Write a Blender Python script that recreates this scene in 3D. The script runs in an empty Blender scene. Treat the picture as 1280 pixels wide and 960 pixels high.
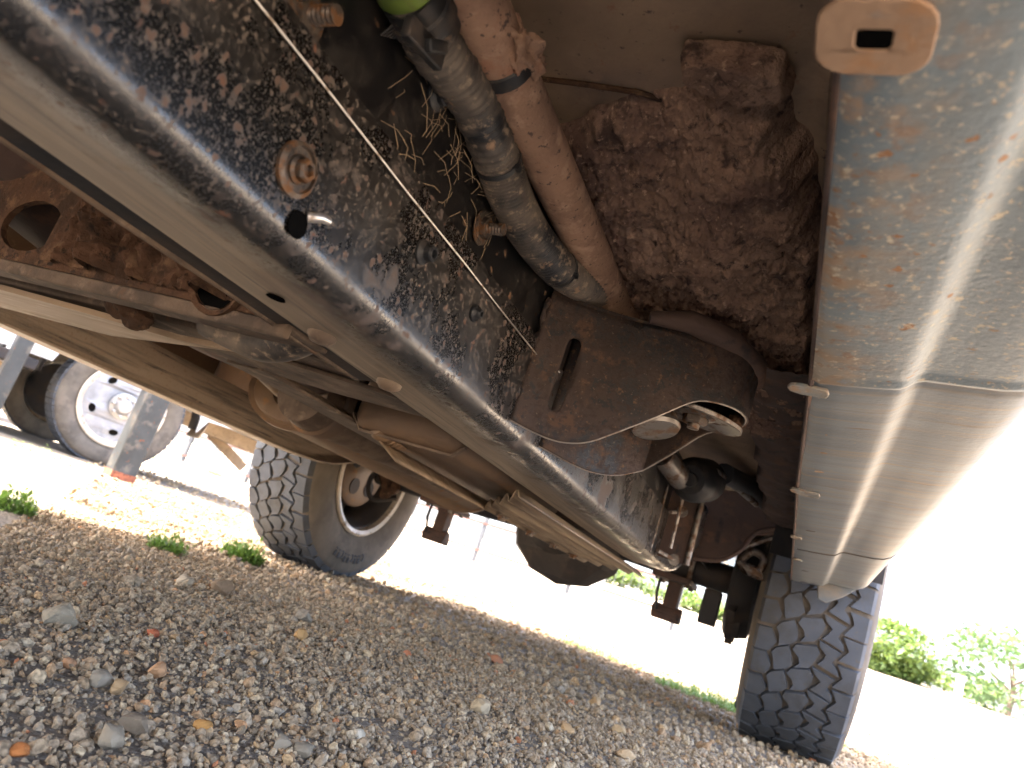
import bpy, bmesh, math, random
import numpy as np
from mathutils import Vector, Matrix, noise, geometry
random.seed(7); rng = np.random.default_rng(7)
PI = math.pi
SC = bpy.context.scene
COL = SC.collection

# ------------------------------------------------------------------ camera
CAM_H = 0.20
AX_R = Vector((.8916, .3215, .3175)); AX_D = Vector((.2061, .3355, -.9191)); AX_F = Vector((-.4020, .885, .2330))
cd = bpy.data.cameras.new('camera'); cam = bpy.data.objects.new('camera', cd); COL.objects.link(cam)
F_ = AX_F.normalized(); R_ = (AX_R - AX_R.dot(F_) * F_).normalized(); U_ = R_.cross(F_)
M = Matrix((R_, U_, -F_)).transposed().to_4x4(); M.translation = (0, 0, CAM_H)
cam.matrix_world = M
cd.sensor_width = 36; cd.lens = 26.72; cd.clip_start = 0.01; cd.clip_end = 3000
cd.dof.use_dof = True; cd.dof.focus_distance = 0.72; cd.dof.aperture_fstop = 11
SC.camera = cam

def W(px, py, X=None, Y=None, Z=None):
    """survey helper: point of the real world on the plane X=, Y= or Z= seen at a photo position"""
    d = R_ * ((px - 640) / 950) - U_ * ((py - 480) / 950) + F_
    if X is not None: t = X / d.x
    elif Y is not None: t = Y / d.y
    else: t = (Z - CAM_H) / d.z
    return Vector((d.x * t, d.y * t, CAM_H + d.z * t))

# ------------------------------------------------------------------ sky, sun, exposure
SUN_EL, SUN_FROM = math.radians(66), math.radians(198)      # compass of the sun in plan: 180 = from -X, 270 = from -Y
sd = Vector((math.cos(SUN_FROM) * math.cos(SUN_EL), math.sin(SUN_FROM) * math.cos(SUN_EL), math.sin(SUN_EL)))
w = bpy.data.worlds.new('World'); SC.world = w; w.use_nodes = True
nt = w.node_tree
sky = nt.nodes.new('ShaderNodeTexSky'); sky.sky_type = 'NISHITA'; sky.sun_disc = False
sky.sun_elevation = SUN_EL; sky.sun_rotation = math.atan2(sd.x, sd.y)
sky.air_density = 0.6; sky.dust_density = 6.5; sky.ozone_density = 0.5
bg = nt.nodes['Background']; bg.inputs['Strength'].default_value = 0.15
nt.links.new(sky.outputs[0], bg.inputs[0])
sl = bpy.data.lights.new('sun', 'SUN'); sl.energy = 2.0; sl.angle = math.radians(.53); sl.color = (1, .94, .85)
so = bpy.data.objects.new('sun', sl); COL.objects.link(so)
so.rotation_euler = sd.to_track_quat('Z', 'Y').to_euler(); so.location = sd * 30
SC.view_settings.view_transform = 'Standard'; SC.view_settings.look = 'None'
SC.view_settings.exposure = 4.35; SC.view_settings.gamma = 1; SC.view_settings.use_curve_mapping = False
SC.render.engine = 'CYCLES'
SC.cycles.max_bounces = 10; SC.cycles.diffuse_bounces = 6; SC.cycles.glossy_bounces = 4
SC.cycles.use_denoising = True
SC.cycles.sample_clamp_indirect = 8

# ------------------------------------------------------------------ materials
def srgb(r, g, b): 
    f = lambda c: (c / 12.92 if c <= .04045 else ((c + .055) / 1.055) ** 2.4)
    return (f(r / 255), f(g / 255), f(b / 255))

MATS = {}
def mat(name, base, rough=.7, metal=0., layers=(), bump=(), spec=.5, stretch=None, vary=.25, vscale=9.):
    """layers: (colour, noise scale, lo, hi, roughness or None, kind)   bump: (scale, strength, distance)"""
    m = bpy.data.materials.new(name); m.use_nodes = True; MATS[name] = m
    t = m.node_tree; N = t.nodes; L = t.links
    b = N['Principled BSDF']; b.inputs['Roughness'].default_value = rough; b.inputs['Metallic'].default_value = metal
    b.inputs['Specular IOR Level'].default_value = spec
    tc = N.new('ShaderNodeTexCoord'); vec = tc.outputs['Object']
    if stretch:
        mp = N.new('ShaderNodeMapping'); mp.inputs['Scale'].default_value = stretch
        L.new(vec, mp.inputs[0]); vs = mp.outputs[0]
    else: vs = vec
    def noise_fac(scale, detail, v, rgh=.6, off=0.):
        n = N.new('ShaderNodeTexNoise'); n.inputs['Scale'].default_value = scale; n.inputs['Detail'].default_value = detail
        n.inputs['Roughness'].default_value = rgh
        if off:
            a = N.new('ShaderNodeVectorMath'); a.operation = 'ADD'; a.inputs[1].default_value = (off, off * 1.7, -off)
            L.new(v, a.inputs[0]); v = a.outputs[0]
        L.new(v, n.inputs['Vector']); return n.outputs['Fac']
    def ramp(fac, lo, hi):
        r = N.new('ShaderNodeMapRange'); r.inputs['From Min'].default_value = lo; r.inputs['From Max'].default_value = hi
        r.clamp = True; L.new(fac, r.inputs['Value']); return r.outputs['Result']
    # base with gentle variation
    mix = N.new('ShaderNodeMix'); mix.data_type = 'RGBA'
    mix.inputs['A'].default_value = (*[c * (1 - vary) for c in base], 1)
    mix.inputs['B'].default_value = (*[min(1, c * (1 + vary)) for c in base], 1)
    L.new(ramp(noise_fac(vscale, 6, vs), .3, .7), mix.inputs['Factor'])
    col = mix.outputs['Result']; rsock = None
    for i, ly in enumerate(layers):
        c, scale, lo, hi = ly[:4]; rr = ly[4] if len(ly) > 4 else None; kind = ly[5] if len(ly) > 5 else 'noise'
        v = vs if kind in ('streak', 'flange') else vec
        if kind == 'spots':
            vo = N.new('ShaderNodeTexVoronoi'); vo.inputs['Scale'].default_value = scale
            # warp so that spots are ragged
            nz = N.new('ShaderNodeTexNoise'); nz.inputs['Scale'].default_value = scale * 1.6; nz.inputs['Detail'].default_value = 4
            L.new(vec, nz.inputs['Vector'])
            ma = N.new('ShaderNodeVectorMath'); ma.operation = 'MULTIPLY_ADD'
            k = .9 / scale; ma.inputs[1].default_value = (k, k, k); L.new(nz.outputs['Color'], ma.inputs[0]); L.new(vec, ma.inputs[2])
            L.new(ma.outputs[0], vo.inputs['Vector'])
            # spot size differs from cell to cell
            sp = N.new('ShaderNodeSeparateColor'); L.new(vo.outputs['Color'], sp.inputs[0])
            mm = N.new('ShaderNodeMath'); mm.operation = 'MULTIPLY_ADD'; mm.inputs[1].default_value = -.55; 
            L.new(sp.outputs[0], mm.inputs[0]); 
            mm.inputs[2].default_value = .55
            ad = N.new('ShaderNodeMath'); ad.operation = 'ADD'; L.new(vo.outputs['Distance'], ad.inputs[0]); L.new(mm.outputs[0], ad.inputs[1])
            fac = ramp(ad.outputs[0], hi, lo)
        else:
            fac = ramp(noise_fac(scale, 8, v, .62, 3.1 * (i + 1)), lo, hi)
            if kind == 'inner':
                sx = N.new('ShaderNodeSeparateXYZ'); L.new(vec, sx.inputs[0])
                mk = N.new('ShaderNodeMath'); mk.operation = 'MULTIPLY'; L.new(fac, mk.inputs[0])
                L.new(ramp(sx.outputs[0], .838, .782), mk.inputs[1]); fac = mk.outputs[0]
            if kind == 'flange':
                sx = N.new('ShaderNodeSeparateXYZ'); L.new(vec, sx.inputs[0])
                md = N.new('ShaderNodeMath'); md.operation = 'MULTIPLY_ADD'; md.inputs[1].default_value = .045
                L.new(noise_fac(22, 6, vs, .6, 5.5), md.inputs[0]); L.new(sx.outputs[0], md.inputs[2])
                mk = N.new('ShaderNodeMath'); mk.operation = 'MULTIPLY'; L.new(fac, mk.inputs[0])
                L.new(ramp(md.outputs[0], .540, .500), mk.inputs[1]); fac = mk.outputs[0]
            if kind == 'masked':
                mk = N.new('ShaderNodeMath'); mk.operation = 'MULTIPLY'; L.new(fac, mk.inputs[0])
                L.new(ramp(noise_fac(13 + 7 * i, 5, vec, .6, 11.3 + i), .40, .62), mk.inputs[1]); fac = mk.outputs[0]
        mx = N.new('ShaderNodeMix'); mx.data_type = 'RGBA'
        L.new(fac, mx.inputs['Factor']); L.new(col, mx.inputs['A']); mx.inputs['B'].default_value = (*c, 1)
        col = mx.outputs['Result']
        if rr is not None:
            mr = N.new('ShaderNodeMix'); mr.data_type = 'FLOAT'; L.new(fac, mr.inputs['Factor'])
            if rsock: L.new(rsock, mr.inputs['A'])
            else: mr.inputs['A'].default_value = rough
            mr.inputs['B'].default_value = rr; rsock = mr.outputs['Result']
    L.new(col, b.inputs['Base Color'])
    if rsock: L.new(rsock, b.inputs['Roughness'])
    prev = None
    for (scale, strength, dist) in bump:
        bp = N.new('ShaderNodeBump'); bp.inputs['Strength'].default_value = strength; bp.inputs['Distance'].default_value = dist
        L.new(noise_fac(scale, 8, vs if stretch and scale < 0 else vec), bp.inputs['Height'])
        if prev: L.new(prev, bp.inputs['Normal'])
        prev = bp.outputs[0]
    if prev: L.new(prev, b.inputs['Normal'])
    return m

DUST = (.30, .215, .145); RUST = (.20, .075, .03); MUD = (.135, .082, .055); LMUD = (.24, .155, .105)
frame_m = mat('frame_black_paint', (.0042, .0041, .0041), .24, 0, [
    ((.013, .0105, .009), 16, .46, .68, .45), ((.045, .036, .028), 700, .56, .64, .7), ((.085, .066, .050), 430, .60, .66, .75), ((.085, .064, .048), 210, .61, .655, .8), ((.085, .062, .045), 150, .605, .65, .85, 'masked'),
    ((.075, .048, .034), 130, .60, .65, .9, 'masked'), ((.068, .043, .032), 42, .60, .65, .9, 'masked'), ((.080, .046, .031), 110, .24, .34, .9, 'spots'), ((.09, .065, .047), 190, .19, .29, .85, 'spots'), ((.070, .048, .037), 9, .585, .64, .9), ((.11, .045, .022), 90, .65, .70, .9),
    ((.20, .152, .105), 20, .10, .30, .6, 'flange'), ((.33, .25, .17), 26, .46, .64, .6, 'flange'), ((.07, .055, .042), 50, .56, .67, .6, 'flange'), ((.30, .23, .16), 170, .57, .65, .8, 'flange')],
    [(300, .10, .001)], spec=.85, stretch=(3, .12, 3))
hole_shade_m = mat('painted_hole_shade', (.004, .004, .004), 1, 0, [], [], spec=0)  # flat black put in for the shade inside holes
web_m = mat('frame_upper_black', (.004, .004, .0045), .35, 0, [
    ((.022, .017, .013), 18, .50, .7, .7), ((.11, .085, .062), 400, .59, .65, .85, 'masked'), ((.13, .07, .035), 80, .24, .31, .9, 'spots')], [(260, .1, .001)])
flange_m = mat('frame_flange_dusty', (.055, .046, .038), .36, .0, [
    ((.36, .285, .205), 26, .32, .54, .6, 'streak'), ((.06, .05, .042), 60, .57, .68, .5, 'streak'), (DUST, 160, .56, .66, .8)],
    [(220, .25, .002)], stretch=(3, .12, 3))
rusty_m = mat('rusty_black_steel', (.044, .028, .021), .78, 0, [
    ((.011, .010, .010), 12, .47, .56, .5), ((.078, .043, .026), 40, .55, .64, .9), ((.010, .0095, .0095), 75, .55, .61, .55), ((.034, .021, .016), 170, .50, .62, .85), ((.10, .058, .033), 120, .61, .67, .9), ((.10, .075, .055), 330, .62, .68, .9)],
    [(260, .45, .002), (60, .2, .003)], spec=.4)
beam_m = mat('dirty_beam', (.12, .083, .056), .85, 0, [((.06, .042, .03), 16, .46, .62), ((.19, .135, .092), 34, .55, .67), ((.10, .055, .03), 60, .6, .68)], [(180, .5, .002), (40, .4, .005)])
sill_m = mat('sill_inner_brown', (.125, .082, .052), .7, 0, [((.09, .06, .04), 3, .45, .7), ((.16, .11, .07), 90, .6, .7)], [(200, .2, .001)], vary=.1)
pipe_m = mat('pipe_dust', (.33, .20, .13), .85, 0, [
    ((.22, .128, .086), 30, .48, .66), ((.44, .285, .19), 60, .52, .68), ((.31, .145, .085), 22, .58, .7), ((.10, .065, .05), 190, .60, .66)], [(260, .7, .002), (60, .35, .004)])
bolt_m = mat('rusty_bolt', (.10, .08, .065), .4, .5, [((.16, .075, .03), 120, .48, .6, .8), ((.03, .026, .024), 90, .56, .64, .6)], [(300, .4, .001)])
hose_m = mat('convoluted_hose_black', (.013, .0145, .018), .5, 0, [((.15, .122, .096), 20, .40, .62, .8), ((.26, .20, .145), 120, .55, .66, .9), ((.26, .17, .11), 45, .62, .68, .9)], [(300, .15, .001)])
tape_m = mat('tape_black', (.010, .011, .013), .5, 0, [((.06, .045, .035), 50, .5, .68, .8)], [(200, .2, .001)])
green_m = mat('green_plastic', (.16, .24, .04), .45, 0, [((.16, .15, .07), 70, .52, .66, .8)], [])
floor_m = mat('floor_pan_brown', (.29, .20, .13), .72, 0, [
    ((.20, .138, .10), 7, .45, .62), ((.36, .25, .165), 11, .55, .7), ((.10, .065, .05), 120, .63, .69), ((.24, .12, .07), 40, .64, .70)], [(180, .25, .002), (16, .2, .01)])
mud_m = mat('caked_mud', (.29, .185, .132), .95, 0, [
    ((.16, .10, .08), 10, .44, .60), ((.34, .225, .165), 20, .54, .66), ((.075, .05, .043), 30, .57, .66), ((.09, .06, .05), 90, .57, .66), ((.42, .285, .205), 170, .58, .68)],
    [(90, .7, .006), (330, .9, .003)], spec=.15)
redmud_m = mat('red_mud', (.085, .045, .026), .95, 0, [
    ((.045, .027, .018), 26, .46, .62), ((.15, .088, .05), 50, .54, .68), ((.03, .02, .015), 100, .58, .66)], [(60, .7, .006), (220, .6, .003)], spec=.2)
rocker_m = mat('rocker_grey_paint', (.12, .155, .175), .36, 0, [
    ((.27, .22, .16), 16, .42, .58, .6, 'inner'), ((.29, .19, .115), 45, .49, .60, .7, 'inner'), ((.25, .135, .07), 60, .56, .62, .8, 'inner'), ((.26, .13, .06), 70, .20, .27, .8, 'spots'), ((.30, .25, .18), 9, .60, .72, .6), ((.42, .36, .27), 230, .58, .66, .7), ((.46, .40, .30), 110, .62, .67, .75), ((.24, .155, .095), 95, .65, .69, .8), ((.17, .19, .20), 60, .63, .68, .4)],
    [(240, .35, .0015), (35, .2, .002)])
rocker_rear_m = mat('rocker_grey_streaked', (.15, .172, .185), .42, 0, [
    ((.26, .215, .16), 30, .50, .70, .5, 'streak'), ((.20, .14, .09), 55, .60, .70, .6, 'streak'), ((.34, .29, .22), 200, .62, .7, .7)],
    [(240, .3, .001)], stretch=(.25, 3.2, .6))
tab_m = mat('rocker_tab_rust', (.31, .20, .125), .65, 0, [((.34, .18, .085), 45, .5, .62, .9), ((.24, .24, .235), 30, .6, .68, .4)], [(220, .4, .002)])
edge_m = mat('bare_edge', (.24, .21, .18), .35, .4, [((.16, .09, .05), 40, .5, .65, .8)], [])
rubber_m = mat('tyre_rubber', (.072, .079, .088), .72, 0, [((.06, .058, .054), 12, .5, .7, .9), ((.10, .09, .078), 90, .60, .68, .95)], [(300, .2, .001)], spec=.35)
side_m = mat('tyre_sidewall_dusty', (.135, .115, .09), .85, 0, [((.08, .07, .058), 8, .5, .7), ((.17, .14, .11), 14, .52, .68)], [(200, .2, .001)], spec=.3)
rim_m = mat('rim_dark_steel', (.065, .062, .06), .5, .0, [((.12, .10, .08), 14, .5, .68, .8)], [])
riml_m = mat('rim_lip_bright', (.62, .54, .42), .4, .2, [((.25, .17, .1), 30, .55, .68, .8)], [])
whitewheel_m = mat('white_steel_wheel', (.31, .315, .325), .35, .2, [((.5, .46, .4), 9, .52, .7, .6)], [])
hubcap_m = mat('hubcap_metal', (.42, .40, .37), .35, .5, [], [])
steel_m = mat('dull_steel', (.22, .20, .18), .4, .7, [((.15, .09, .055), 45, .46, .6, .85)], [(200, .3, .001)])
bright_m = mat('bright_steel', (.55, .52, .48), .3, .8, [((.3, .22, .15), 70, .55, .66, .8)], [])
black_m = mat('black_rubber', (.013, .014, .016), .5, 0, [((.06, .05, .042), 30, .52, .7, .8)], [])
dark_m = mat('dark_underbody', (.022, .021, .022), .7, 0, [((.06, .042, .03), 12, .45, .7, .85)], [(160, .3, .002)])
diff_m = mat('axle_housing_grey', (.055, .046, .040), .75, 0, [((.09, .07, .055), 16, .5, .68), ((.03, .027, .026), 30, .58, .68)], [(160, .4, .002)])
darkrust_m = mat('dark_rust', (.07, .042, .032), .8, 0, [((.14, .07, .04), 20, .52, .68), ((.03, .025, .024), 34, .58, .68)], [(160, .4, .002)])
tan_m = mat('tan_dusty_metal', (.29, .21, .135), .6, 0, [((.19, .13, .08), 12, .48, .68, .8, 'streak'), ((.44, .35, .25), 40, .56, .7, .6, 'streak')], [(220, .25, .001)], stretch=(.3, 2.5, 1))
shield_m = mat('shield_dusty_metal', (.15, .105, .07), .6, 0, [((.08, .055, .04), 14, .46, .66, .8), ((.21, .155, .105), 60, .56, .7, .7)], [(180, .25, .001)])
tank_m = mat('tank_brown', (.145, .092, .055), .62, 0, [((.12, .08, .055), 10, .46, .66), ((.25, .125, .05), 16, .57, .7, .85)], [(190, .25, .0015)])
muffler_m = mat('muffler_brown', (.17, .108, .06), .55, 0, [((.15, .095, .06), 9, .46, .68), ((.28, .14, .05), 30, .58, .7, .85)], [(190, .25, .0015)])
flap_m = mat('tan_mud_flap', (.33, .24, .15), .7, 0, [((.24, .17, .1), 30, .5, .68)], [])
paint_m = mat('white_truck_paint', (.55, .55, .54), .3, 0, [((.6, .55, .47), 4, .56, .75, .5)], [])
bodyp_m = mat('truck_body_grey', (.25, .265, .27), .35, 0, [((.36, .3, .22), 3, .55, .75, .6)], [])
post_m = mat('post_dark_steel', (.05, .055, .056), .45, .2, [((.17, .15, .12), 14, .52, .7, .7), ((.21, .08, .04), 40, .62, .68, .9)], [(160, .2, .001)])
postrust_m = mat('post_rust', (.30, .10, .05), .9, 0, [((.16, .06, .035), 50, .5, .62)], [(150, .4, .002)])
conc_m = mat('pale_concrete', (.55, .52, .46), .9, 0, [((.4, .36, .3), 20, .5, .68)], [(120, .3, .003)])
fence_m = mat('fence_red_rail', (.09, .04, .03), .7, 0, [], [])
wire_m = mat('fence_wire', (.07, .075, .08), .5, .5, [], [])
trunk_m = mat('bark', (.12, .09, .065), .95, 0, [((.07, .05, .035), 25, .5, .68)], [(60, .6, .01)])

def leaf_mat(name, a, b):
    m = bpy.data.materials.new(name); m.use_nodes = True; t = m.node_tree; N = t.nodes; L = t.links
    p = N['Principled BSDF']; p.inputs['Roughness'].default_value = .55
    g = N.new('ShaderNodeNewGeometry'); r = N.new('ShaderNodeMix'); r.data_type = 'RGBA'
    r.inputs['A'].default_value = (*a, 1); r.inputs['B'].default_value = (*b, 1)
    L.new(g.outputs['Random Per Island'], r.inputs['Factor']); L.new(r.outputs['Result'], p.inputs['Base Color'])
    tr = N.new('ShaderNodeBsdfTranslucent'); L.new(r.outputs['Result'], tr.inputs['Color'])
    mx = N.new('ShaderNodeMixShader'); mx.inputs[0].default_value = .35
    L.new(p.outputs[0], mx.inputs[1]); L.new(tr.outputs[0], mx.inputs[2]); L.new(mx.outputs[0], N['Material Output'].inputs[0])
    return m
weed_m = leaf_mat('weed_leaf', (.13, .23, .035), (.23, .35, .06))  # leaf tones lightened to stand in for sunlight on the weeds
bush_m = leaf_mat('bush_leaf', (.055, .10, .02), (.13, .19, .04))
tree_m = leaf_mat('tree_leaf', (.05, .10, .03), (.11, .17, .06))

def stone_mat(name, stops, bump=True):
    m = bpy.data.materials.new(name); m.use_nodes = True; t = m.node_tree; N = t.nodes; L = t.links
    p = N['Principled BSDF']; p.inputs['Roughness'].default_value = .9; p.inputs['Specular IOR Level'].default_value = .3
    g = N.new('ShaderNodeNewGeometry'); r = N.new('ShaderNodeValToRGB'); r.color_ramp.interpolation = 'CONSTANT'
    e = r.color_ramp.elements
    e[0].position = 0; e[0].color = (*stops[0][1], 1); e[1].position = stops[1][0]; e[1].color = (*stops[1][1], 1)
    for pos, c in stops[2:]:
        q = e.new(pos); q.color = (*c, 1)
    L.new(g.outputs['Random Per Island'], r.inputs[0])
    tc = N.new('ShaderNodeTexCoord'); n = N.new('ShaderNodeTexNoise'); n.inputs['Scale'].default_value = 260; n.inputs['Detail'].default_value = 6
    L.new(tc.outputs['Object'], n.inputs['Vector'])
    mr = N.new('ShaderNodeMapRange'); mr.inputs['From Min'].default_value = .3; mr.inputs['From Max'].default_value = .7
    mr.inputs['To Min'].default_value = .5; mr.inputs['To Max'].default_value = 1.45; L.new(n.outputs['Fac'], mr.inputs['Value'])
    mu = N.new('ShaderNodeMix'); mu.data_type = 'RGBA'; mu.blend_type = 'MULTIPLY'; mu.inputs['Factor'].default_value = 1
    L.new(r.outputs[0], mu.inputs['A']); L.new(mr.outputs[0], mu.inputs['B'])
    L.new(mu.outputs['Result'], p.inputs['Base Color'])
    bp = N.new('ShaderNodeBump'); bp.inputs['Strength'].default_value = .5; bp.inputs['Distance'].default_value = .002
    L.new(n.outputs['Fac'], bp.inputs['Height']); L.new(bp.outputs[0], p.inputs['Normal'])
    return m
GREY = [(0, (0.309, 0.225, 0.135)), (.16, (0.348, 0.264, 0.166)), (.34, (0.259, 0.191, 0.115)), (.48, (0.427, 0.314, 0.183)), (.60, (0.326, 0.229, 0.130)),
        (.72, (0.471, 0.353, 0.206)), (.80, (0.360, 0.229, 0.119)), (.87, (0.457, 0.350, 0.217)), (.915, (0.460, 0.294, 0.139)), (.945, (0.312, 0.254, 0.176)),
        (.978, (0.471, 0.254, 0.115)), (.988, (0.499, 0.399, 0.256)), (.996, (0.427, 0.175, 0.078))]
gravel_m = stone_mat('crushed_gravel', GREY)

ground_m = mat('dirt_ground', (.25, .205, .15), .95, 0, [((.19, .155, .115), 40, .48, .6), ((.32, .27, .205), 120, .54, .62), ((.16, .13, .10), 190, .6, .66)],
               [(150, .8, .012), (40, .5, .02)], spec=.2, vscale=3)

# ------------------------------------------------------------------ mesh helpers
class MB:
    def __init__(s): s.v = []; s.f = []; s.mi = []; s.cur = 0
    def add(s, vs, fs):
        o = len(s.v); s.v += [tuple(v) for v in vs]; s.f += [tuple(i + o for i in f) for f in fs]; s.mi += [s.cur] * len(fs); return s
    def box(s, c, size, rot=None):
        hx, hy, hz = [q / 2 for q in size]; c = Vector(c)
        vs = [Vector((x, y, z)) for x in (-hx, hx) for y in (-hy, hy) for z in (-hz, hz)]
        if rot is not None: vs = [rot @ v for v in vs]
        return s.add([v + c for v in vs], [(0, 1, 3, 2), (4, 6, 7, 5), (0, 4, 5, 1), (2, 3, 7, 6), (0, 2, 6, 4), (1, 5, 7, 3)])
    def bar(s, a, b, w_, h_, up=(0, 0, 1)):
        a = Vector(a); b = Vector(b); d = (b - a); l = d.length; d.normalize()
        x = d.cross(Vector(up)).normalized(); z = x.cross(d)
        return s.box((a + b) / 2, (w_, l, h_), Matrix((x, d, z)).transposed())
    def tube(s, path, r, n=12, caps=True, flat=None):
        path = [Vector(p) for p in path]; rs = r if isinstance(r, (list, tuple)) else [r] * len(path)
        t0 = (path[1] - path[0]).normalized(); ref = Vector((0, 0, 1)) if abs(t0.z) < .9 else Vector((1, 0, 0))
        u = t0.cross(ref).normalized(); vs = []
        for i, p in enumerate(path):
            t = (path[min(i + 1, len(path) - 1)] - path[max(i - 1, 0)]).normalized()
            u = (u - u.dot(t) * t).normalized(); v = t.cross(u)
            for k in range(n):
                a = 2 * PI * k / n; vs.append(p + rs[i] * (math.cos(a) * u + math.sin(a) * v))
        fs = [(i * n + k, i * n + (k + 1) % n, (i + 1) * n + (k + 1) % n, (i + 1) * n + k) for i in range(len(path) - 1) for k in range(n)]
        if caps: fs += [tuple(reversed(range(n))), tuple(range((len(path) - 1) * n, len(path) * n))]
        return s.add(vs, fs)
    def lathe(s, prof, c, axis, n=24, close=False):
        """prof: (radius, along axis)"""
        c = Vector(c); ax = Vector(axis).normalized(); ref = Vector((0, 0, 1)) if abs(ax.z) < .9 else Vector((0, 1, 0))
        u = ax.cross(ref).normalized(); v = ax.cross(u); vs = []
        for (r, h) in prof:
            for k in range(n):
                a = 2 * PI * k / n; vs.append(c + ax * h + r * (math.cos(a) * u + math.sin(a) * v))
        m = len(prof); fs = [(i * n + k, i * n + (k + 1) % n, ((i + 1) % m) * n + (k + 1) % n, ((i + 1) % m) * n + k) for i in range(m if close else m - 1) for k in range(n)]
        return s.add(vs, fs)
    def prism(s, poly, f0, f1):
        """poly 2-D; f0 / f1 map a 2-D point to the two faces"""
        n = len(poly); tri = geometry.tessellate_polygon([[Vector((p[0], p[1], 0)) for p in poly]])
        vs = [f0(*p) for p in poly] + [f1(*p) for p in poly]
        fs = [tuple(t) for t in tri] + [tuple(n + i for i in reversed(t)) for t in tri] + [(i, (i + 1) % n, n + (i + 1) % n, n + i) for i in range(n)]
        return s.add(vs, fs)
    def sweep(s, prof, frames, closed=True, caps=True):
        """prof 2-D points; frames: functions of (a, b) to a point"""
        n = len(prof); vs = [f(*p) for f in frames for p in prof]; m = n if closed else n - 1
        fs = [(i * n + k, i * n + (k + 1) % n, (i + 1) * n + (k + 1) % n, (i + 1) * n + k) for i in range(len(frames) - 1) for k in range(m)]
        if caps and closed:
            tri = geometry.tessellate_polygon([[Vector((p[0], p[1], 0)) for p in prof]])
            fs += [tuple(t) for t in tri] + [tuple((len(frames) - 1) * n + i for i in t) for t in tri]
        return s.add(vs, fs)
    def grid(s, f, nu, nv):
        vs = [f(i / (nu - 1), j / (nv - 1)) for j in range(nv) for i in range(nu)]
        return s.add(vs, [(j * nu + i, j * nu + i + 1, (j + 1) * nu + i + 1, (j + 1) * nu + i) for j in range(nv - 1) for i in range(nu - 1)])

def link(name, mb, m, parent=None, smooth=40, bevel=0, solid=0, recalc=True, weld=0):
    me = bpy.data.meshes.new(name)
    off = Vector(parent['origin']) if parent is not None else Vector((0, 0, 0))
    me.from_pydata([tuple(Vector(v) - off) for v in mb.v], [], mb.f)
    ms = m if isinstance(m, (list, tuple)) else [m]
    for q in ms: me.materials.append(q)
    if len(ms) > 1: me.polygons.foreach_set('material_index', mb.mi)
    if recalc:
        b = bmesh.new(); b.from_mesh(me)
        if weld: bmesh.ops.remove_doubles(b, verts=b.verts, dist=weld)
        bmesh.ops.recalc_face_normals(b, faces=b.faces); b.to_mesh(me); b.free()
    if smooth:
        me.polygons.foreach_set('use_smooth', [True] * len(me.polygons)); me.set_sharp_from_angle(angle=math.radians(smooth))
    me.update()
    o = bpy.data.objects.new(name, me); COL.objects.link(o)
    if parent is not None: o.parent = parent; o['origin'] = tuple(off)
    else: o['origin'] = (0, 0, 0)
    if solid:
        q = o.modifiers.new('thickness', 'SOLIDIFY'); q.thickness = solid; q.offset = 0
    if bevel:
        q = o.modifiers.new('bevel', 'BEVEL'); q.width = bevel; q.segments = 2; q.limit_method = 'ANGLE'; q.angle_limit = math.radians(35)
    return o

def thing(name, label, cat, loc, group=None):
    o = bpy.data.objects.new(name, None); COL.objects.link(o); o.location = loc; o['origin'] = tuple(loc)
    o.empty_display_size = .1; return tag(o, label, cat, group)
def tag(o, label=None, cat=None, group=None, kind=None):
    if label: o['label'] = label
    if cat: o['category'] = cat
    if group: o['group'] = group
    if kind: o['kind'] = kind
    return o
def nz(p, s, o=4):
    return noise.fractal(Vector(p) * s, 1.0, 2.0, o)

# ------------------------------------------------------------------ ground
def gz(x, y):
    l = max(0, min(1, (-1.72 - x) / 2.2)); l = l * l * (3 - 2 * l)
    q = max(0, min(1, (y - 3.2) / 27)); 
    far = max(0, y - 31)
    h = .02 * l + 1.42 * q * q - min(1.2, far * .03)
    return h
def gz_fine(x, y): return gz(x, y) + .006 * noise.noise(Vector((x * 5, y * 5, 0))) + .003 * noise.noise(Vector((x * 19, y * 19, 3)))
def axis_pts(lo, hi, fine, a, b):
    out = list(np.arange(a, b + 1e-6, fine)); st = fine
    q = b
    while q < hi: st *= 1.25; q += st; out.append(min(q, hi))
    st = fine; q = a
    while q > lo: st *= 1.25; q -= st; out.insert(0, max(q, lo))
    return out
xs = axis_pts(-600, 600, .05, -4, 2); ys = axis_pts(-300, 900, .05, -.2, 6)
mb = MB(); mb.v = [(x, y, gz_fine(x, y) if abs(x) < 60 and -20 < y < 60 else gz(x, y)) for y in ys for x in xs]
nx = len(xs); mb.f = [(j * nx + i, j * nx + i + 1, (j + 1) * nx + i + 1, (j + 1) * nx + i) for j in range(len(ys) - 1) for i in range(nx - 1)]
tag(link('ground', mb, ground_m, smooth=180, recalc=False), kind='structure')

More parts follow.
